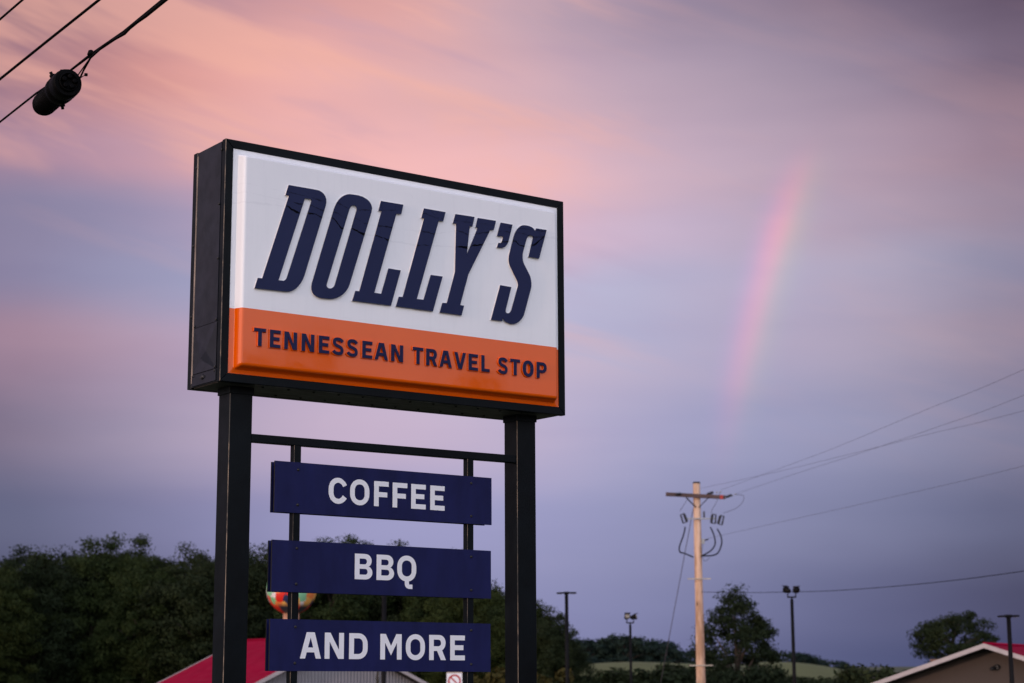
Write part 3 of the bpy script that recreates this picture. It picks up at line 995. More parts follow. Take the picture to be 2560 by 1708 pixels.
for (us_, vs_), row, vf, cap, txt in ROWS:
    fb = board(us_[0], us_[1], vs_[0], vs_[1], -0.1545, -0.143, True)
    fb['label'] = 'navy front board reading ' + txt
    text_row(row, vf, cap, -0.1428, -0.1418, [M['vinyl'], M['vinyl']], fb, .218, .196, 0.0, TILT)
    bb = board(us_[0] + 0.012, us_[1] - 0.012, vs_[0] - 0.001, vs_[1] + 0.0005, -0.218, -0.2065, False)
    bb['label'] = 'rear board bolted behind the one reading ' + txt
    um = (us_[0] + us_[1]) / 2
    for u in (0.6235, 1.9246):
        for dv in (-0.045, -0.262):
            o = obj('screw', rv, fb)
            o.location = L(u, vs_[0] + dv + TILT * (u - um), -0.143)
            o.rotation_euler = (math.pi / 2, 0, 0)


# ------------------------------------------------------------------ buildings
def gable_house(name, label, apex, ridge_dir, length, half_r, half_l, pitch, wall_mat, ground_z, over=0.35):
    """apex: world point of the front gable peak (roof surface); ridge runs along ridge_dir (unit xy)"""
    t = thing(name, label, 'building', (apex[0], apex[1], ground_z), 0)
    r = np.array([ridge_dir[0], ridge_dir[1], 0.0])
    s_ = np.array([-r[1], r[0], 0.0]) * -1.0   # to the right when looking along the ridge
    z0 = apex[2] - ground_z
    up = np.array([0, 0, 1.0])

    def Q(a, b, c):
        return tuple(r * a + s_ * b + up * c)
    th = 0.10
    for sg, half in ((1, half_r), (-1, half_l)):
        # roof slope slab
        p0, p1, p2, p3 = Q(0, 0, z0), Q(length, 0, z0), Q(length, sg * half, z0 - pitch * half), Q(0, sg * half, z0 - pitch * half)
        poly('roof_slope', [p0, p1, p2, p3], [(0, 1, 2, 3)] if sg < 0 else [(3, 2, 1, 0)], M['redroof'], t, Vector((0, 0, -th)))
        q0, q1, q2, q3 = Q(0.002, sg * 0.03, z0 - th - 0.012), Q(length - 0.002, sg * 0.03, z0 - th - 0.012), Q(length - 0.002, sg * (half - 0.01), z0 - th - 0.012 - pitch * half), Q(0.002, sg * (half - 0.01), z0 - th - 0.012 - pitch * half)
        poly('soffit', [q0, q1, q2, q3], [(0, 1, 2, 3)] if sg < 0 else [(3, 2, 1, 0)], M['soffit'], t, Vector((0, 0, -0.02)))
        for a0, a1 in ((-0.05, -0.004), (length + 0.004, length + 0.05)):
            e = [Q(a0, sg * 0.002, z0 + 0.03), Q(a1, sg * 0.002, z0 + 0.03), Q(a1, sg * half, z0 + 0.03 - pitch * half), Q(a0, sg * half, z0 + 0.03 - pitch * half)]
            poly('fascia', e, [(0, 1, 2, 3)], M['trim'], t, Vector((0, 0, -0.15)))
        # side wall
        hw = half - over
        e = [Q(over, sg * hw, 0), Q(length - over, sg * hw, 0), Q(length - over, sg * hw, z0 - pitch * hw - th - 0.04), Q(over, sg * hw, z0 - pitch * hw - th - 0.04)]
        poly('wall', e, [(0, 1, 2, 3)], wall_mat, t, Vector(tuple(-s_ * sg * 0.12)))
    for a, sg in ((over + 0.002, 1), (length - over - 0.002, -1)):
        hr, hl = half_r - over - 0.124, half_l - over - 0.124
        e = [Q(a, -hl, 0), Q(a, hr, 0), Q(a, hr, z0 - pitch * hr - th - 0.045), Q(a, 0, z0 - th - 0.045), Q(a, -hl, z0 - pitch * hl - th - 0.045)]
        poly('gable_wall', e, [(0, 1, 2, 3, 4)], wall_mat, t, Vector(tuple(r * sg * 0.12)))
    e0, e1 = Vector(Q(-0.02, 0, z0 + 0.02)), Vector(Q(length + 0.02, 0, z0 + 0.02))
    tube('ridge_cap', [e0, e1], 0.05, M['redroof'], t, 6)
    return t, Q, z0


apL = at(857, 1593, 70)
bkL = at(603, 1601, 77.8)
rd = np.array([bkL[0] - apL[0], bkL[1] - apL[1]])
ln = float(np.linalg.norm(rd))
rd /= ln
houseL, QL, zL = gable_house('red_roofed_building', 'grey ribbed building with crimson roof and white trim behind the left post', apL, rd, ln, 5.2, 5.2, 0.475, M['greywall'], gz(apL[0], apL[1]))
# white vent pipe low on the crimson slope
vp = Vector(QL(2.2, -3.55, zL - 0.475 * 3.55))
lathe('roof_vent', [(0.05, -0.05), (0.05, 0.22), (0.09, 0.23), (0.09, 0.30), (0.03, 0.33)], M['glass'], houseL, 10, vp)

apR = at(2460, 1611, 60)
fR = rad(27)
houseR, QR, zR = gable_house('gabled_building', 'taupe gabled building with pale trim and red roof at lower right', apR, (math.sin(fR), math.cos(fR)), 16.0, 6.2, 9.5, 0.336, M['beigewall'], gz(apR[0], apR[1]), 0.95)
bm = bmesh.new()
c0 = Vector(QR(0.94, 0.19, zR - 0.74))
add_lathe(bm, [(0.09, 0), (0.10, 0.05), (0.07, 0.10)], 10, 0, c0, (-math.sin(fR), -math.cos(fR), -0.1))
add_lathe(bm, [(0.06, 0), (0.07, 0.12), (0.05, 0.16)], 8, 0, c0 + Vector((-0.12, -0.1, -0.02)), (-0.9, -0.4, -0.35))
obj('wall_light', new_mesh('wall_light', bm, M['insul']), houseR)
# masonry chimney standing on the far slope
cz = zR - 0.336 * 2.1 - 0.24
cp = Vector(QR(2.6, -2.1, cz))
bm = bmesh.new()
add_box(bm, cp.x - 0.27, cp.x + 0.27, cp.y - 0.27, cp.y + 0.27, cp.z - 0.3, cp.z + 0.42)
add_box(bm, cp.x - 0.31, cp.x + 0.31, cp.y - 0.31, cp.y + 0.31, cp.z + 0.421, cp.z + 0.48)
obj('chimney', new_mesh('chimney', bm, M['brick']), houseR)


# ------------------------------------------------------------------ trees
def tree_data(seed, h, rx, rz, cz, n_clump, n_leaf, leaf, clump_r, mat, droop=0.0, top_narrow=0.0):
    """crown ellipsoid radius rx, half height rz, centre height cz; h: total trunk height"""
    rg = np.random.default_rng(seed)
    # uneven crown: a few lobes
    lobes = rg.normal(size=(9, 3))
    lobes /= np.linalg.norm(lobes, axis=1)[:, None]
    amp = rg.uniform(-0.22, 0.16, 9)
    cs = []
    while len(cs) < n_clump:
        d = rg.normal(size=3)
        d /= np.linalg.norm(d)
        k = 1 + sum(a * max(0, d @ l) ** 4 for a, l in zip(amp, lobes))
        rr = rg.uniform(0.22, 1.0) ** 0.42 * k
        p = d * rr
        wid = 1 - top_narrow * max(0, p[2])
        cs.append((p[0] * rx * wid, p[1] * rx * wid, cz + p[2] * rz - droop * (p[0] ** 2 + p[1] ** 2)))
    cs = np.array(cs)
    per = n_leaf // n_clump
    pts, out = [], []
    for c in cs:
        q = rg.normal(size=(per, 3))
        q /= np.linalg.norm(q, axis=1)[:, None]
        q *= (rg.uniform(0.0, 1.0, per) ** 0.62)[:, None] * clump_r * rg.uniform(0.6, 1.3)
        q[:, 2] *= 0.62
        pts.append(c + q)
        out.append(q / (np.linalg.norm(q, axis=1)[:, None] + 1e-6) * 0.75)
    pts = np.concatenate(pts)
    out = np.concatenate(out)
    n = len(pts)
    nr = rg.normal(size=(n, 3)) * 0.65 + out * 1.5 + np.array([0, 0, 0.45])
    nr /= np.linalg.norm(nr, axis=1)[:, None]
    a = np.cross(nr, rg.normal(size=(n, 3)))
    a /= np.linalg.norm(a, axis=1)[:, None]
    b = np.cross(nr, a)
    sz = rg.uniform(0.55, 1.3, n)[:, None] * leaf
    a *= sz
    b *= sz * 0.55
    v = np.stack([pts - a, pts - b + nr * sz * 0.15, pts + a, pts + b + nr * sz * 0.15], 1).reshape(-1, 3)
    me = bpy.data.meshes.new('crown')
    me.vertices.add(n * 4)
    me.vertices.foreach_set('co', v.ravel())
    me.loops.add(n * 4)
    me.loops.foreach_set('vertex_index', np.arange(n * 4, dtype=np.int32))
    me.polygons.add(n)
    me.polygons.foreach_set('loop_start', np.arange(0, n * 4, 4, dtype=np.int32))
    me.polygons.foreach_set('loop_total', np.full(n, 4, dtype=np.int32))
    me.materials.append(mat)
    me.update()
    me.validate()
    # trunk and limbs
    bm = bmesh.new()
    tr = h * 0.026
    tp = [(0, 0, -0.4)]
    x = y = 0.0
    for k in range(1, 7):
        x += rg.uniform(-0.03, 0.03) * h * 0.3
        y += rg.uniform(-0.03, 0.03) * h * 0.3
        tp.append((x, y, h * 0.86 * k / 6))
    add_tube(bm, tp, [tr * (1.25 - 0.19 * k) for k in range(7)], 8)
    sel = rg.choice(len(cs), min(16, len(cs)), replace=False)
    for i in sel:
        c = cs[i]
        f = np.clip((c[2] - rz * 0.55) / (h * 0.86), 0.18, 0.92)
        j = f * 6
        j0 = int(min(5, math.floor(j)))
        st = np.array(tp[j0]) * (1 - (j - j0)) + np.array(tp[j0 + 1]) * (j - j0)
        md = (st + c) / 2 + np.array([0, 0, 0.12 * np.linalg.norm(c - st)])
        add_tube(bm, [st, md, c], [tr * 0.42, tr * 0.26, tr * 0.08], 5)
    tme = new_mesh('trunk', bm, M['bark'])
    return tme, me, float(cs[:, 2].max() + clump_r * 0.45)


def plant_tree(data, name, label, px, d, top_py, group, rz=0.0, wide=1.0, cat='tree', sink=0.0):
    tme, cme, top = data
    x = col_x(px, d, 4)
    z = gz(x, d) - sink
    zt = z_at(top_py, d, px)
    s_ = (zt - z) / top
    t = thing(name, label, cat, (x, d, z), rz, group)
    t.scale = (s_ * wide, s_ * wide, s_)
    obj('trunk', tme, t)
    obj('crown', cme, t)
    return t


BR = [tree_data(11, 12.0, 4.5, 5.2, 7.0, 300, 72000, 0.092, 0.95, M['leaf']),
      tree_data(23, 12.5, 4.1, 5.5, 7.2, 290, 70000, 0.092, 0.9, M['leaf'], top_narrow=0.3),
      tree_data(37, 11.5, 4.8, 5.0, 6.7, 310, 74000, 0.095, 1.0, M['leafdark']),
      tree_data(51, 12.0, 4.3, 5.2, 7.0, 290, 70000, 0.092, 0.92, M['leafdark'], top_narrow=0.2)]
rnd = random.Random(5)
GW = 'trees of the dark wood behind the sign'
# front edge of the wood, left to right: px, distance, top y, label
wood = [
    (-50, 112, 1415, 'dark tree cut by the left edge of the photo, leftmost of the wood'),
    (62, 116, 1362, 'broad domed tree in the dark wood, second from its left end'),
    (152, 121, 1356, 'domed tree in the dark wood between the broad left dome and the twin peaks'),
    (226, 118, 1348, 'dark tree just left of the tallest tree in the wood left of the sign'),
    (300, 122, 1338, 'tallest tree of the wood left of the sign, just above the sky gap'),
    (372, 117, 1385, 'lower round tree between the tallest tree and the tree beside the left post'),
    (446, 120, 1356, 'pointed tree in the wood closest to the left of the black left post'),
    (520, 117, 1385, 'dark tree of the wood partly hidden by the left black post'),
    (618, 118, 1352, 'green tree seen between the left post and the stacked boards'),
    (700, 122, 1372, 'tree directly behind the left hanger post of the boards'),
    (842, 116, 1334, 'highest tree crown showing between the COFFEE and BBQ boards'),
    (925, 121, 1352, 'flat topped tree crown above the middle of the BBQ board'),
    (1000, 117, 1350, 'tree crown above the right half of the BBQ board'),
    (1072, 120, 1372, 'smaller tree crown peeking above the right end of the BBQ board'),
    (1118, 114, 1396, 'tree rising between the right ends of the boards and the right post'),
    (1190, 110, 1436, 'tree just left of the black right post'),
    (1305, 106, 1496, 'tree right of the black right post beside the T shaped lamp'),
    (1372, 104, 1515, 'lower tree whose twigs reach right past the T shaped lamp pole'),
]
for i, (px, d, ty, lb) in enumerate(wood):
    plant_tree(BR[(i * 3 + (i // 4)) % 4], 'broadleaf_tree', lb, px, d, ty, GW, rnd.uniform(0, 6.28), rnd.uniform(0.86, 1.0))
# second row closes the wood
for i, px in enumerate((-10, 105, 190, 262, 335, 410, 480, 570, 660, 760, 885, 965, 1045, 1150, 1235)):
    d = 132 + (i % 3) * 4
    plant_tree(BR[(i + 1) % 4], 'broadleaf_tree', 'dark tree in the second row of the wood, only patches showing between the front trees', px, d,
               (1425, 1395, 1390, 1380, 1415, 1410, 1405, 1400, 1395, 1392, 1380, 1385, 1400, 1450, 1505)[i], 'back row of the dark wood', rnd.uniform(0, 6.28), 1.1)
# low undergrowth along the wood edge
UG = tree_data(71, 3.0, 2.4, 1.5, 1.6, 40, 7000, 0.10, 0.65, M['leafdark'])

# trees across the road, behind the camera to the right: they mirror in the lower orange band
for az_, rr_, top_, lb in ((115.6, 46, 12.1, 'tree across the road mirrored low in the orange band under TENNESSEAN'), (113.0, 52, 11.0, 'tree across the road mirrored at the orange lip left of the middle'),
                           (110.8, 50, 10.9, 'tree across the road mirrored at the orange lip under TRAVEL'), (109.0, 49, 11.4, 'tree across the road mirrored as a small bump under TRAVEL'),
                           (107.2, 52, 10.4, 'tree across the road mirrored at the orange lip under STOP')):
    x_, y_ = SX + 1.2 + rr_ * math.sin(rad(az_)), SY + 0.9 + rr_ * math.cos(rad(az_))
    t = thing('roadside_tree', lb, 'tree', (x_, y_, gz(x_, y_)), az_, 'trees across the road')
    k_ = top_ / BR[1][2]
    t.scale = (k_, k_, k_)
    obj('trunk', BR[1][0], t)
    obj('crown', BR[1][1], t)

# open tree behind the utility pole
OP = tree_data(83, 8.4, 2.5, 4.3, 4.2, 230, 32000, 0.07, 0.60, M['leafdark'], top_narrow=0.50)
plant_tree(OP, 'open_crowned_tree', 'tall airy tree with sky gaps standing right behind the wooden utility pole', 1836, 92, 1462, None, 0.6, 1.08)
for px_, ty_, lb in ((1796, 1664, 'dark bush at the left foot of the airy tree beside the utility pole'), (1858, 1660, 'dark bush in front of the airy tree trunk')):
    plant_tree(UG, 'bush', lb, px_, 88, ty_, None, px_ * 0.1, 0.75, 'bush')
# spreading tree behind the right building
SPR = tree_data(99, 7.3, 2.6, 1.75, 6.0, 140, 20000, 0.068, 0.55, M['leafdark'], droop=0.02)
plant_tree(SPR, 'spreading_tree', 'wide spreading dark tree rising behind the taupe gabled building', 2376, 100, 1528, None, 2.2, 1.0)
plant_tree(UG, 'bush', 'dark bush against the left end of the taupe building', 2262, 84, 1660, None, 0.4, 1.2, 'bush')
plant_tree(UG, 'bush', 'smaller dark bush just left of the taupe building rake', 2218, 90, 1682, None, 2.4, 1.2, 'bush')

# distant tree line beyond the pale fields
ORD = ('first second third fourth fifth sixth seventh eighth ninth tenth eleventh twelfth thirteenth fourteenth fifteenth sixteenth seventeenth eighteenth nineteenth twentieth '
       'twenty-first twenty-second twenty-third twenty-fourth').split()
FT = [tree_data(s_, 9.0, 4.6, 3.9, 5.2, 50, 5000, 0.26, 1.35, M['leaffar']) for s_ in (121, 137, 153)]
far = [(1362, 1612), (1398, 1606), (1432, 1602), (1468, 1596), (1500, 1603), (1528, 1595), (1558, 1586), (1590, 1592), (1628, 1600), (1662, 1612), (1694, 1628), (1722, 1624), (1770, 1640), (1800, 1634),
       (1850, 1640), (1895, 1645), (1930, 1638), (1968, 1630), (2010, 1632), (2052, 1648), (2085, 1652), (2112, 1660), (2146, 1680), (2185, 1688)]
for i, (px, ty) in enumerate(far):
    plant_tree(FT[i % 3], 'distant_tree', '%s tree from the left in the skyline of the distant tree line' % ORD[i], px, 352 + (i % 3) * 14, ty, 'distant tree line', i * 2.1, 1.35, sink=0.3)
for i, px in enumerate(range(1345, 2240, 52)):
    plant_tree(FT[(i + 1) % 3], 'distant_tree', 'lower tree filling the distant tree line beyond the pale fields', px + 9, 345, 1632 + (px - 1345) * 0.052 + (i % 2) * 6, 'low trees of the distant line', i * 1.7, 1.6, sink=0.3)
# shrubs in front of the fields
SH = tree_data(171, 3.2, 2.6, 1.7, 1.9, 34, 3000, 0.22, 0.85, M['leafdark'])
for i, (px, ty) in enumerate(((1432, 1690), (1470, 1694), (1508, 1690), (1552, 1676), (1592, 1684), (1632, 1692), (1672, 1672), (1712, 1662), (1906, 1690), (1950, 1698), (1992, 1692), (2030, 1700), (2080, 1694), (2130, 1690))):
    plant_tree(SH, 'hedge_shrub', '%s shrub from the left in the hedge before the pale fields' % ORD[i], px, 185 + (i % 3) * 8, ty, 'hedge row before the fields', i * 1.9, 1.4, 'shrub')
# golden shrubs by the right post
GS = tree_data(191, 2.6, 1.3, 1.4, 1.7, 26, 2200, 0.12, 0.50, M['leafgold'])
plant_tree(GS, 'golden_shrub', 'yellowish shrub showing just left of the right post at the bottom', 1238, 66, 1668, None, 0.5, 1.0, 'shrub')
plant_tree(GS, 'golden_shrub', 'small yellowish shrub right of the right post at the bottom', 1366, 72, 1672, None, 2.1, 0.9, 'shrub')


# young pine leader close behind the sign
def pine_leader(px, d, top_py, label):
    x = col_x(px, d, 1.5)
    z = gz(x, d)
    hgt = z_at(top_py, d, px) - z
    t = thing('young_pine', label, 'pine', (x, d, z))
    bm = bmesh.new()
    add_tube(bm, [(0, 0, 0), (0.01, 0, hgt * 0.5), (0, 0.01, hgt)], [0.022, 0.016, 0.005], 6)
    obj('stem', new_mesh('stem', bm, M['bark']), t)
    rg = np.random.default_rng(int(px))
    bm = bmesh.new()

    def brush(a, b, r0, n):
        a, b = np.array(a), np.array(b)
        ax = (b - a) / np.linalg.norm(b - a)
        for _ in range(n):
            k = rg.uniform(0, 1)
            p = a + (b - a) * k
            q = rg.normal(size=3)
            q -= ax * (q @ ax)
            q /= np.linalg.norm(q)
            e = p + (q + ax * 0.9) * r0 * rg.uniform(0.6, 1.1)
            sd_ = np.cross(q, ax) * 0.0022
            vs = [bm.verts.new(p - sd_), bm.verts.new(p + sd_), bm.verts.new(e)]
            bm.faces.new(vs)
    brush((0, 0, hgt * 0.55), (0, 0.01, hgt), 0.045, 420)
    for k in range(11):
        zz = hgt * (0.25 + 0.055 * k)
        a_ = rg.uniform(0, 6.28)
        ln_ = 0.42 * (1 - 0.07 * k)
        e = (math.cos(a_) * ln_, math.sin(a_) * ln_, zz + ln_ * 0.55)
        add_tube(bm, [(0, 0, zz), e], [0.007, 0.002], 4)
        brush((0, 0, zz), e, 0.04, 150)
    obj('needles', new_mesh('needles', bm, M['needle']), t)


pine_leader(943, 15.5, 1672, 'spiky young pine tip right under the AND MORE board')


# ------------------------------------------------------------------ painted globe tower
gd = 96.0
gc = at(729, 1474, gd)
gr_ = 62 / FPX * gd
gzb = gz(gc[0], gd)
globe = thing('painted_globe_tower', 'brightly patchwork painted balloon shaped globe on a stem between BBQ and AND MORE boards', 'globe', (gc[0], gd, gzb))
hz = gc[2] - gzb
bm = bmesh.new()
prof = []
for k in range(0, 15):
    a = rad(-70 + k * 11.3)
    prof.append((gr_ * math.cos(a), gr_ * math.sin(a)))
prof[-1] = (gr_ * 0.02, gr_)
add_lathe(bm, prof, 28)
o = obj('globe', new_mesh('globe', bm, M['globe']), globe)
o.location = (0, 0, hz)
lathe('stem', [(gr_ * 0.42, 0), (gr_ * 0.33, 0.3), (gr_ * 0.325, hz - gr_ * 0.945)], simple('painted_stem', (0.50, 0.26, 0.16), 0.5, var=0.5, scale=1.2), globe, 18)


# ------------------------------------------------------------------ lamps
def lamp_T(px, d, top_py, head_px, label, yaw=0.0):
    x = col_x(px, d, 3)
    z = gz(x, d)
    h = z_at(top_py, d, px) - z
    t = thing('parking_lot_lamp', label, 'lamp', (x, d, z), yaw, 'parking lot lamps')
    r = 0.058
    lathe('base', [(0.20, -0.05), (0.20, 0.06), (0.16, 0.09)], M['lamp'], t, 12)
    lathe('pole', [(r * 1.25, 0.091), (r, h - 0.04)], M['lamp'], t, 12)
    hw = head_px / FPX * d / 2
    box('bracket', -0.085, 0.085, -0.06, 0.06, h - 0.039, h + 0.045, M['lamp'], t, 0.012)
    for sg in (-1, 1):
        bm = bmesh.new()
        v, _ = add_box(bm, 0.087, hw, -0.13, 0.13, h - 0.012, h + 0.034)
        bmesh.ops.bevel(bm, geom=bm.edges[:], offset=0.012, segments=2, affect='EDGES')
        for vv in bm.verts:
            vv.co.z += 0.02 * (vv.co.x / hw) * (-0.6 if sg < 0 else -0.2)
            vv.co.x *= sg
        bmesh.ops.recalc_face_normals(bm, faces=bm.faces[:])
        hd = obj('lamp_head', new_mesh('lamp_head', bm, M['lamp']), t)
        box('lens', min(sg * 0.14, sg * (hw - 0.04)), max(sg * 0.14, sg * (hw - 0.04)), -0.10, 0.10, h - 0.030, h - 0.0285, M['lens'], hd)


lamp_T(1417, 60, 1483, 49, 'dark lamp pole with two flat heads right of the right post', 0.06)
lamp_T(2521, 49, 1541, 49, 'dark twin headed lamp pole in front of the taupe building', 0.1)
lamp_T(960, 50, 1430, 49, 'lamp pole behind the boards, showing as a thin shaft', 0.05)


def lamp_flood(px, d, bar_py, label, yaw, r):
    x = col_x(px, d, 3)
    z = gz(x, d)
    h = z_at(bar_py, d, px) - z
    t = thing('floodlight_pole', label, 'lamp', (x, d, z), 0.0, 'floodlight poles')
    lathe('base', [(0.2, -0.05), (0.2, 0.05), (0.15, 0.08)], M['lamp'], t, 12)
    lathe('pole', [(r * 1.5, 0.081), (r * 1.1, h - 0.05), (r * 0.6, h - 0.049), (r * 0.6, h)], M['lamp'], t, 12)
    bm = bmesh.new()
    add_box(bm, -0.17, 0.17, -0.035, 0.035, h + 0.001, h + 0.055)
    for sx in (-0.15, 0.15):
        add_box(bm, sx - 0.02, sx + 0.02, -0.02, 0.02, h + 0.056, h + 0.16)
    obj('mounting_bar', new_mesh('mounting_bar', bm, M['lamp']), t)
    for k, (sx, yw, tl) in enumerate(((-0.15, yaw[0], 0.35), (0.15, yaw[1], 0.25))):
        hd = bpy.data.objects.new('flood_head', None)
        bm = bmesh.new()
        add_lathe(bm, [(0.06, -0.16), (0.10, -0.12), (0.125, 0.0), (0.155, 0.09), (0.16, 0.15), (0.145, 0.152)], 14, 0, (0, 0, 0), (0, -1, 0))
        add_box(bm, -0.15, 0.15, -0.27, -0.10, 0.125, 0.14)
        me = new_mesh('flood_head', bm, M['lamp'])
        hd = obj('flood_head', me, t)
        hd.location = (sx, 0, h + 0.28)
        hd.rotation_euler = (-tl, 0, yw)
        hd.scale = (0.86, 0.86, 0.86)
        lathe('lens', [(0.138, 0.154), (0.10, 0.166), (0.02, 0.170)], M['lens'], hd, 14, (0, 0, 0), (0, -1, 0))
    return t


lamp_flood(1576, 80, 1559, 'floodlight pole with pale lens facing the camera left of the utility pole', (0.25, 1.3), 0.048)
lamp_flood(1982, 68, 1495, 'tall black pole with two dark floodlights right of the airy tree', (-2.6, 2.7), 0.055)


# ------------------------------------------------------------------ no-entry style traffic plate
sx_, sd_ = col_x(1136, 62, 1), 62.0
szt = z_at(1683, sd_, 1136)
sgz = gz(sx_, sd_)
tp_ = thing('traffic_sign', 'square white traffic plate with a red prohibition ring under the boards', 'sign', (sx_, sd_, sgz), 0.12)
hh = szt - sgz
s_ = 38 / FPX * sd_ / 2
box('plate', -s_, s_, -0.006, 0.006, hh - 2 * s_, hh, M['vinyl'], tp_, 0.003, 1)
box('top_strip', -s_, s_, -0.008, 0.008, hh + 0.002, hh + 0.05, simple('tan_strip', (0.36, 0.27, 0.21), 0.7), tp_)
bm = bmesh.new()
n = 36
r0, r1 = s_ * 0.62, s_ * 0.84
ri = [bm.verts.new((r0 * math.cos(2 * math.pi * k / n), -0.0085, hh - s_ + r0 * math.sin(2 * math.pi * k / n))) for k in range(n)]
ro = [bm.verts.new((r1 * math.cos(2 * math.pi * k / n), -0.0085, hh - s_ + r1 * math.sin(2 * math.pi * k / n))) for k in range(n)]
for k in range(n):
    bm.faces.new((ri[k], ro[k], ro[(k + 1) % n], ri[(k + 1) % n]))
c_, t_ = r0 * 0.98, s_ * 0.09
d1, d2 = c_ * 0.7071, t_ * 0.7071
bm.faces.new([bm.verts.new((a, -0.0085, hh - s_ + b)) for a, b in ((-d1 - d2, d1 - d2), (d1 - d2, -d1 - d2), (d1 + d2, -d1 + d2), (-d1 + d2, d1 + d2))])
obj('red_ring', new_mesh('red_ring', bm, simple('traffic_red', (0.42, 0.012, 0.015), 0.5)), tp_)
box('post', -0.03, 0.03, 0.008, 0.05, -0.3, hh - 0.05, M['galv'], tp_)


# ------------------------------------------------------------------ utility pole
ud = 72.0
ux = col_x(1742.5, ud, 8)
uz = gz(ux, ud)
up_ = thing('utility_pole', 'pale wooden utility pole with crossarm, fuse cutouts and looping black cables', 'utility pole', (ux, ud, uz))
PM = FPX / ud


def uz_at(py):
    return z_at(py, ud, 1742) - uz


ht = uz_at(1209)
lathe('pole', [(0.205, -1.0), (0.182, uz_at(1700)), (0.158, uz_at(1500)), (0.142, ht)], M['wood'], up_, 20)
lathe('pole_cap', [(0.150, ht + 0.001), (0.152, ht + 0.05), (0.12, ht + 0.065)], M['insul'], up_, 16)
za = uz_at(1241)
ya = math.radians(12)


def off(dx_px, yy=0.0):
    return dx_px / PM


arm = box('crossarm', -1.29, 1.17, -0.055, 0.055, -0.075, 0.075, M['arm'], up_, 0.006)
arm.location = (0, -0.19, za)
arm.rotation_euler = (0, rad(2.2), rad(10))
bd = box('marker_band', 0.93, 1.06, -0.059, 0.059, -0.079, 0.079, M['redband'], arm)
for sx in (-1, 1):
    for yo in (-0.06, 0.06):
        tube('brace', [(sx * 0.46, -0.19 + yo - 0.02 + sx * 0.07, za - 0.07), (sx * 0.06, -0.15 + yo * 0.5, za - 0.46)], 0.018, M['lamp'], up_, 6)


def insulator(parent, p, ax, l=0.30, r=0.055):
    pr = []
    r *= 1.45
    for k in range(6):
        h0 = l * k / 6
        pr += [(r * 0.45, h0), (r, h0 + l * 0.05), (r * 0.45, h0 + l * 0.10)]
    pr.append((r * 0.35, l))
    lathe('insulator', pr, M['insul'], parent, 10, p, ax)


insulator(up_, (-0.90, -0.36, za + 0.03), (1, 0, 0.22), 0.24, 0.055)
insulator(up_, (0.40, -0.10, za + 0.06), (1, 0.1, 0.35), 0.28, 0.055)
insulator(up_, (1.17, -0.02, za - 0.04), (1, 0.05, 0.35), 0.26, 0.05)
for p in ((0.78, 0.0, za + 0.14), (0.92, 0.0, za + 0.16), (1.52, 0.0, za + 0.07), (1.40, 0.0, za + 0.02)):
    lathe('line_clamp', [(0.012, 0), (0.03, 0.02), (0.03, 0.06), (0.012, 0.08)], M['galv'], up_, 8, p, (1, 0, 0.3))
# standoff bracket and fuse cutouts
zb = uz_at(1298)
box('standoff_bracket', -0.45, 0.68, -0.235, -0.185, zb - 0.025, zb + 0.025, M['galv'], up_, 0.004)


def cutout(x, y, z, lean, fl):
    t = bpy.data.objects.new('fuse_cutout', None)
    bm = bmesh.new()
    pr = []
    for k in range(5):
        h0 = -0.17 + 0.34 * k / 5
        pr += [(0.045, h0), (0.078, h0 + 0.017), (0.045, h0 + 0.034)]
    pr.append((0.026, 0.17))
    add_lathe(bm, pr, 10)
    add_box(bm, -0.015 if fl > 0 else -0.15, 0.15 if fl > 0 else 0.015, -0.02, 0.02, 0.165, 0.195)
    add_box(bm, -0.015 if fl > 0 else -0.17, 0.17 if fl > 0 else 0.015, -0.02, 0.02, -0.195, -0.165)
    add_tube(bm, [(fl * 0.14, 0, 0.17), (fl * 0.16, 0, -0.17)], 0.030, 8)
    o = obj('fuse_cutout', new_mesh('fuse_cutout', bm, M['insul']), up_)
    o.location = (x, y, z)
    o.rotation_euler = (0, lean, 0)
    return o


zc = zb + 0.02
cutout(-0.50, -0.25, zc + 0.02, -0.35, -1)
cutout(0.56, -0.25, zc - 0.02, 0.15, 1)
cutout(0.86, -0.22, zc - 0.06, 0.30, 1)
lathe('surge_arrester', [(0.03, 0), (0.04, 0.02), (0.028, 0.07), (0.04, 0.11), (0.028, 0.16), (0.04, 0.2), (0.02, 0.26)], M['insul'], up_, 10, (0.25, -0.24, zc + 0.02))


def smooth(pts, n=8):
    pts = [np.array(p, float) for p in pts]
    out = []
    for i in range(len(pts) - 1):
        p0, p1, p2, p3 = pts[max(i - 1, 0)], pts[i], pts[i + 1], pts[min(i + 2, len(pts) - 1)]
        for k in range(n):
            t = k / n
            out.append(tuple(0.5 * ((2 * p1) + (-p0 + p2) * t + (2 * p0 - 5 * p1 + 4 * p2 - p3) * t * t + (-p0 + 3 * p1 - 3 * p2 + p3) * t ** 3)))
    out.append(tuple(pts[-1]))
    return out


def upx(px, py, y=-0.25):
    P = at(px, py, ud + y)
    return (P[0] - ux, y, P[2] - uz)


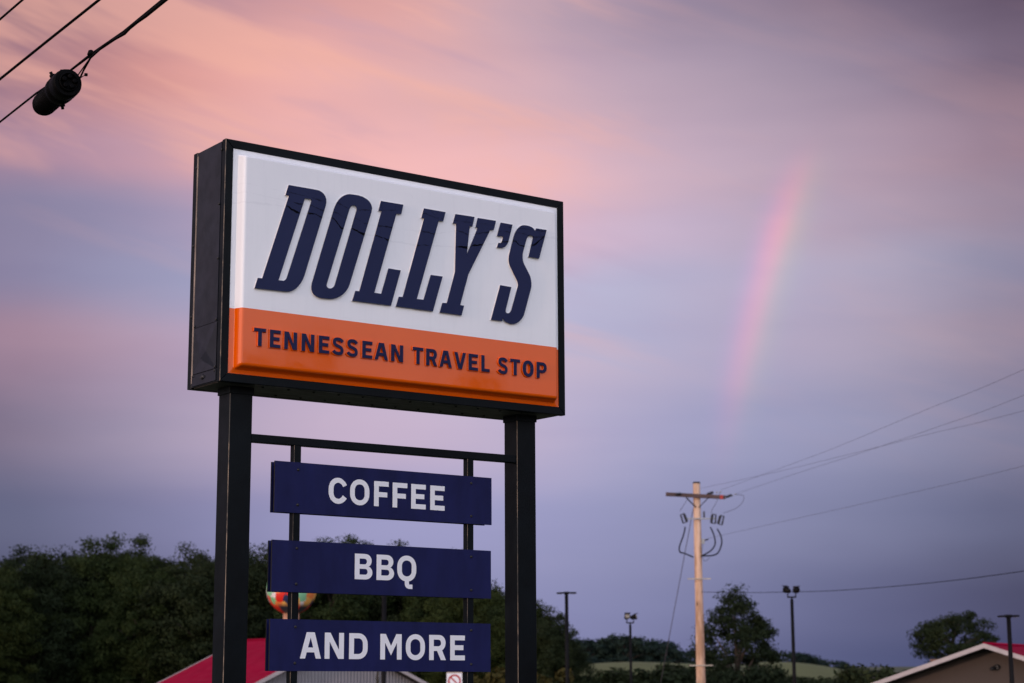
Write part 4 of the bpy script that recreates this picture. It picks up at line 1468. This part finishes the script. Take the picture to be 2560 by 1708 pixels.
tube('riser_cable', smooth([upx(1713, 1317), upx(1709, 1337), upx(1699, 1366), upx(1700, 1380), upx(1712, 1384), upx(1733, 1393, -0.15)]), 0.027, M['cable'], up_, 8)
tube('riser_cable', smooth([upx(1776, 1318), upx(1784, 1336), upx(1788, 1358), upx(1778, 1376), upx(1753, 1391, -0.15)]), 0.027, M['cable'], up_, 8)
tube('riser_cable', smooth([upx(1793, 1322), upx(1802, 1340), upx(1804, 1360), upx(1795, 1382), upx(1780, 1389), upx(1753, 1390, -0.19)]), 0.027, M['cable'], up_, 8)
tube('jumper_wire', smooth([upx(1841, 1236), upx(1859, 1240), upx(1856, 1256), upx(1838, 1272), upx(1808, 1283)]), 0.009, M['wire'], up_, 5)
tube('jumper_wire', smooth([upx(1800, 1232), upx(1790, 1258), upx(1780, 1275), upx(1778, 1284)]), 0.009, M['wire'], up_, 5)
tube('jumper_wire', smooth([upx(1722, 1244), upx(1710, 1262), upx(1700, 1278)]), 0.009, M['wire'], up_, 5)
tube('jumper_wire', smooth([upx(1757, 1360), upx(1755, 1385), upx(1762, 1403), upx(1774, 1394)]), 0.009, M['wire'], up_, 5)
box('neutral_bracket', 0.13, 0.27, -0.05, 0.05, uz_at(1360), uz_at(1348), M['galv'], up_, 0.004)
insulator(up_, (0.24, 0, uz_at(1352)), (1, 0, 0.3), 0.20, 0.03)
for py in (1448, 1664):
    hw_ = 29 / PM
    box('cable_bracket', -hw_, hw_, -0.235, -0.205, uz_at(py) - 0.022, uz_at(py) + 0.022, simple('fibreglass_bracket', (0.42, 0.38, 0.30), 0.6), up_, 0.004)


# ------------------------------------------------------------------ overhead lines
def line_thing(name, label, pts, r, mat, cat='wire', group=None, n=6):
    P = [Vector(tuple(p)) for p in pts]
    o = bpy.data.objects.new(name, None)
    bm = bmesh.new()
    b0 = P[0].copy()
    add_tube(bm, [p - b0 for p in P], r, n)
    me = new_mesh(name, bm, mat)
    o = obj(name, me)
    o.location = b0
    return tag(o, label, cat, group)


def span(pxs, d0, d1, x_end=3300):
    """photo points along a straight hanging span, distances from d0 to d1 (1/d runs linearly along the photo)"""
    x0, x1 = pxs[0][0], pxs[-1][0]
    a, b = pxs[-2], pxs[-1]
    pxs = list(pxs) + [(x_end, b[1] + (b[1] - a[1]) / (b[0] - a[0]) * (x_end - b[0]) * 1.12)]
    sm = smooth([(p[0], p[1], 0) for p in pxs], 6)
    out = []
    for px, py, _ in sm:
        k = (px - x0) / (x1 - x0)
        out.append(at(px, py, 1.0 / ((1 - k) / d0 + k / d1)))
    return out


GL = 'thin power lines from the utility pole'
line_thing('power_line', 'steepest of the thin power lines running right from the crossarm', span([(1803, 1225), (1933, 1177), (2086, 1120), (2316, 1024), (2560, 924)], 72, 44), 0.0043, M['wire'], 'wire', GL)
line_thing('power_line', 'thin power line from the pole top that dips under its neighbour to the right', span([(1748, 1222), (1780, 1215), (1933, 1182), (2143, 1131), (2316, 1087), (2560, 1027)], 72.2, 48), 0.0043, M['wire'], 'wire', GL)
line_thing('power_line', 'thin power line leaving the very end of the crossarm', span([(1842, 1234), (2009, 1178), (2163, 1129), (2354, 1064), (2560, 988)], 72, 46), 0.0043, M['wire'], 'wire', GL)
line_thing('power_line', 'lone thin wire from halfway up the utility pole to the right edge', span([(1764, 1350), (1814, 1336), (2163, 1258), (2560, 1165)], 72, 46), 0.0043, M['wire'], 'wire', GL)
line_thing('communication_cable', 'thicker low cable passing behind the twin dark floodlights', span([(1752, 1480), (1860, 1481.5), (1981, 1480), (2118, 1475), (2330, 1457), (2560, 1428)], 72, 46), 0.0095, M['cable'], 'cable')
gA, gB = upx(1733, 1272, 0.15), None
g0 = at(1733, 1272, 72.15)
g1 = at(1669.5, 1612, 73.6)
dv = (g1 - g0)
kk = (gz(g1[0], 73.6) - g0[2]) / dv[2]
line_thing('guy_wire', 'slanting guy wire running down left from the utility pole', [g0, g0 + dv * kk * 0.5, g0 + dv * kk], 0.014, M['wire'], 'wire')


# ------------------------------------------------------------------ near cables, upper left, with splice closure
def near(pxs, d0, d1):
    x0, x1 = pxs[0][0], pxs[-1][0]
    return [at(px, py, 1.0 / ((1 - (px - x0) / (x1 - x0)) / d0 + (px - x0) / (x1 - x0) / d1)) for px, py in pxs]


line_thing('overhead_cable', 'black overhead cable cutting the extreme upper left corner', near([(-700, 600), (-300, 283), (0, 48.5), (55, 1), (300, -212), (700, -560)], 19, 9.5), 0.0085, M['cable'], 'cable', 'near overhead cables', 8)
line_thing('overhead_cable', 'black overhead cable running parallel above the splice case', near([(-700, 740), (-300, 431), (0, 198), (120, 101.5), (245, 2), (500, -205), (800, -450)], 19, 9.5), 0.0100, M['cable'], 'cable', 'near overhead cables', 8)
st_pts = near([(-700, 815), (-300, 522), (0, 305), (90, 234), (170, 181), (226, 138), (310, 81), (408, 1), (600, -152), (900, -395)], 19, 9.0)
strand = thing('strand_cable', 'thick black lashed cable carrying the splice case', 'cable', tuple(st_pts[0]), 0, 'near overhead cables')


def sl(P):
    return Vector(tuple(np.array(P) - st_pts[0]))


def tube_sub(name, pts, r, n=8):
    return tube(name, [sl(p) for p in pts], r, M['cable'], strand, n)


tube_sub('support_strand', st_pts, [0.0075] * 5 + [0.0105, 0.0125, 0.0135, 0.013, 0.012])
d_at = lambda px: 1.0 / ((1 - (px + 700) / 1600) / 19 + (px + 700) / 1600 / 9.0)
tube_sub('service_cable', [at(px, py, d_at(px) - 0.02) for px, py in ((198, 200), (208, 178), (226, 145), (262, 112), (312, 84), (330, 64), (365, 40), (412, 2), (600, -148))], [0.006, 0.0065, 0.0075, 0.0085, 0.0095, 0.011, 0.011, 0.011, 0.011])
tube_sub('service_cable', [at(px, py, d_at(px) - 0.05) for px, py in ((188, 198), (202, 178), (222, 150), (228, 140))], 0.0045)
tube_sub('tie_wire', [at(px, py, d_at(px) - 0.05) for px, py in ((199, 197), (207, 191), (214, 188))], 0.003, 6)
cl = sl(at(227, 133, d_at(227) - 0.01))
lathe('clamp', [(0.008, -0.02), (0.02, -0.018), (0.022, 0.01), (0.012, 0.02)], M['cable'], strand, 10, cl, (0.3, 0.2, 1))
kn = sl(at(215, 187, d_at(215) - 0.05))
lathe('wire_knot', [(0.004, -0.01), (0.012, -0.008), (0.012, 0.008), (0.004, 0.01)], M['cable'], strand, 8, kn)

# splice closure: axis from far lower-left end to near upper-right end
eA = np.array(at(110, 261, d_at(112) - 0.02))
eB = np.array(at(171, 206, d_at(170) - 0.27))
ax = eB - eA
ln = float(np.linalg.norm(ax))
ax /= ln
spl = thing('splice_case', 'black ribbed cylindrical splice case hanging from the overhead cable', 'splice case', tuple(eA))
R0 = 0.081
lathe('end_dome', [(R0 * 0.55, -0.075), (R0 * 0.86, -0.05), (R0, -0.01)], M['cable'], spl, 24, (0, 0, 0), ax)
pr = [(R0 * 0.98, -0.009)]
nrib = 15
body = ln * 0.60
for k in range(nrib):
    h0 = body * (k + 0.3) / (nrib + 0.5)
    pr += [(R0 * 0.96, h0), (R0 * 1.03, h0 + 0.004), (R0 * 1.03, h0 + body / nrib * 0.45), (R0 * 0.96, h0 + body / nrib * 0.55)]
pr.append((R0 * 0.98, body))
lathe('ribbed_body', pr, M['cable'], spl, 24, (0, 0, 0), ax)
lathe('clamp_collar', [(R0 * 1.05, body + 0.001), (R0 * 1.22, body + 0.012), (R0 * 1.24, body + 0.075), (R0 * 1.14, body + 0.085), (R0 * 1.14, body + 0.12), (R0 * 1.24, body + 0.13), (R0 * 1.22, ln - 0.03), (R0 * 1.12, ln)], M['cable'], spl, 24, (0, 0, 0), ax)
lathe('end_cap', [(R0 * 0.80, ln + 0.0005), (R0 * 0.80, ln + 0.02), (R0 * 0.72, ln + 0.024), (R0 * 0.70, ln + 0.012), (R0 * 0.1, ln + 0.010)], M['cable'], spl, 24, (0, 0, 0), ax)
u_ = np.cross(ax, [0, 0, 1])
u_ /= np.linalg.norm(u_)
v_ = np.cross(u_, ax)
for k in range(5):
    a = 2 * math.pi * k / 5 + 0.4
    p = ax * (ln + 0.01) + (u_ * math.cos(a) + v_ * math.sin(a)) * R0 * 0.45
    lathe('cable_port', [(0.016, 0), (0.016, 0.022), (0.010, 0.024)], M['cable'], spl, 10, p, ax)
for a, h_ in ((rad(-100), body + 0.05), (rad(60), body + 0.03), (rad(90), body + 0.06), (rad(120), body + 0.045)):
    p = ax * h_ + (u_ * math.cos(a) + v_ * math.sin(a)) * R0 * 1.2
    dr = u_ * math.cos(a) + v_ * math.sin(a)
    lathe('clamp_bolt', [(0.020, 0), (0.020, 0.02), (0.011, 0.022), (0.011, 0.04)], M['cable'], spl, 8, p, dr)
# hanger between strand and case
for k in (0.15, 0.75):
    p0 = ax * ln * k + v_ * R0 * 0.9
    tube('hanger_strap', [tuple(p0), tuple(p0 + v_ * 0.055)], 0.012, M['cable'], spl, 6)
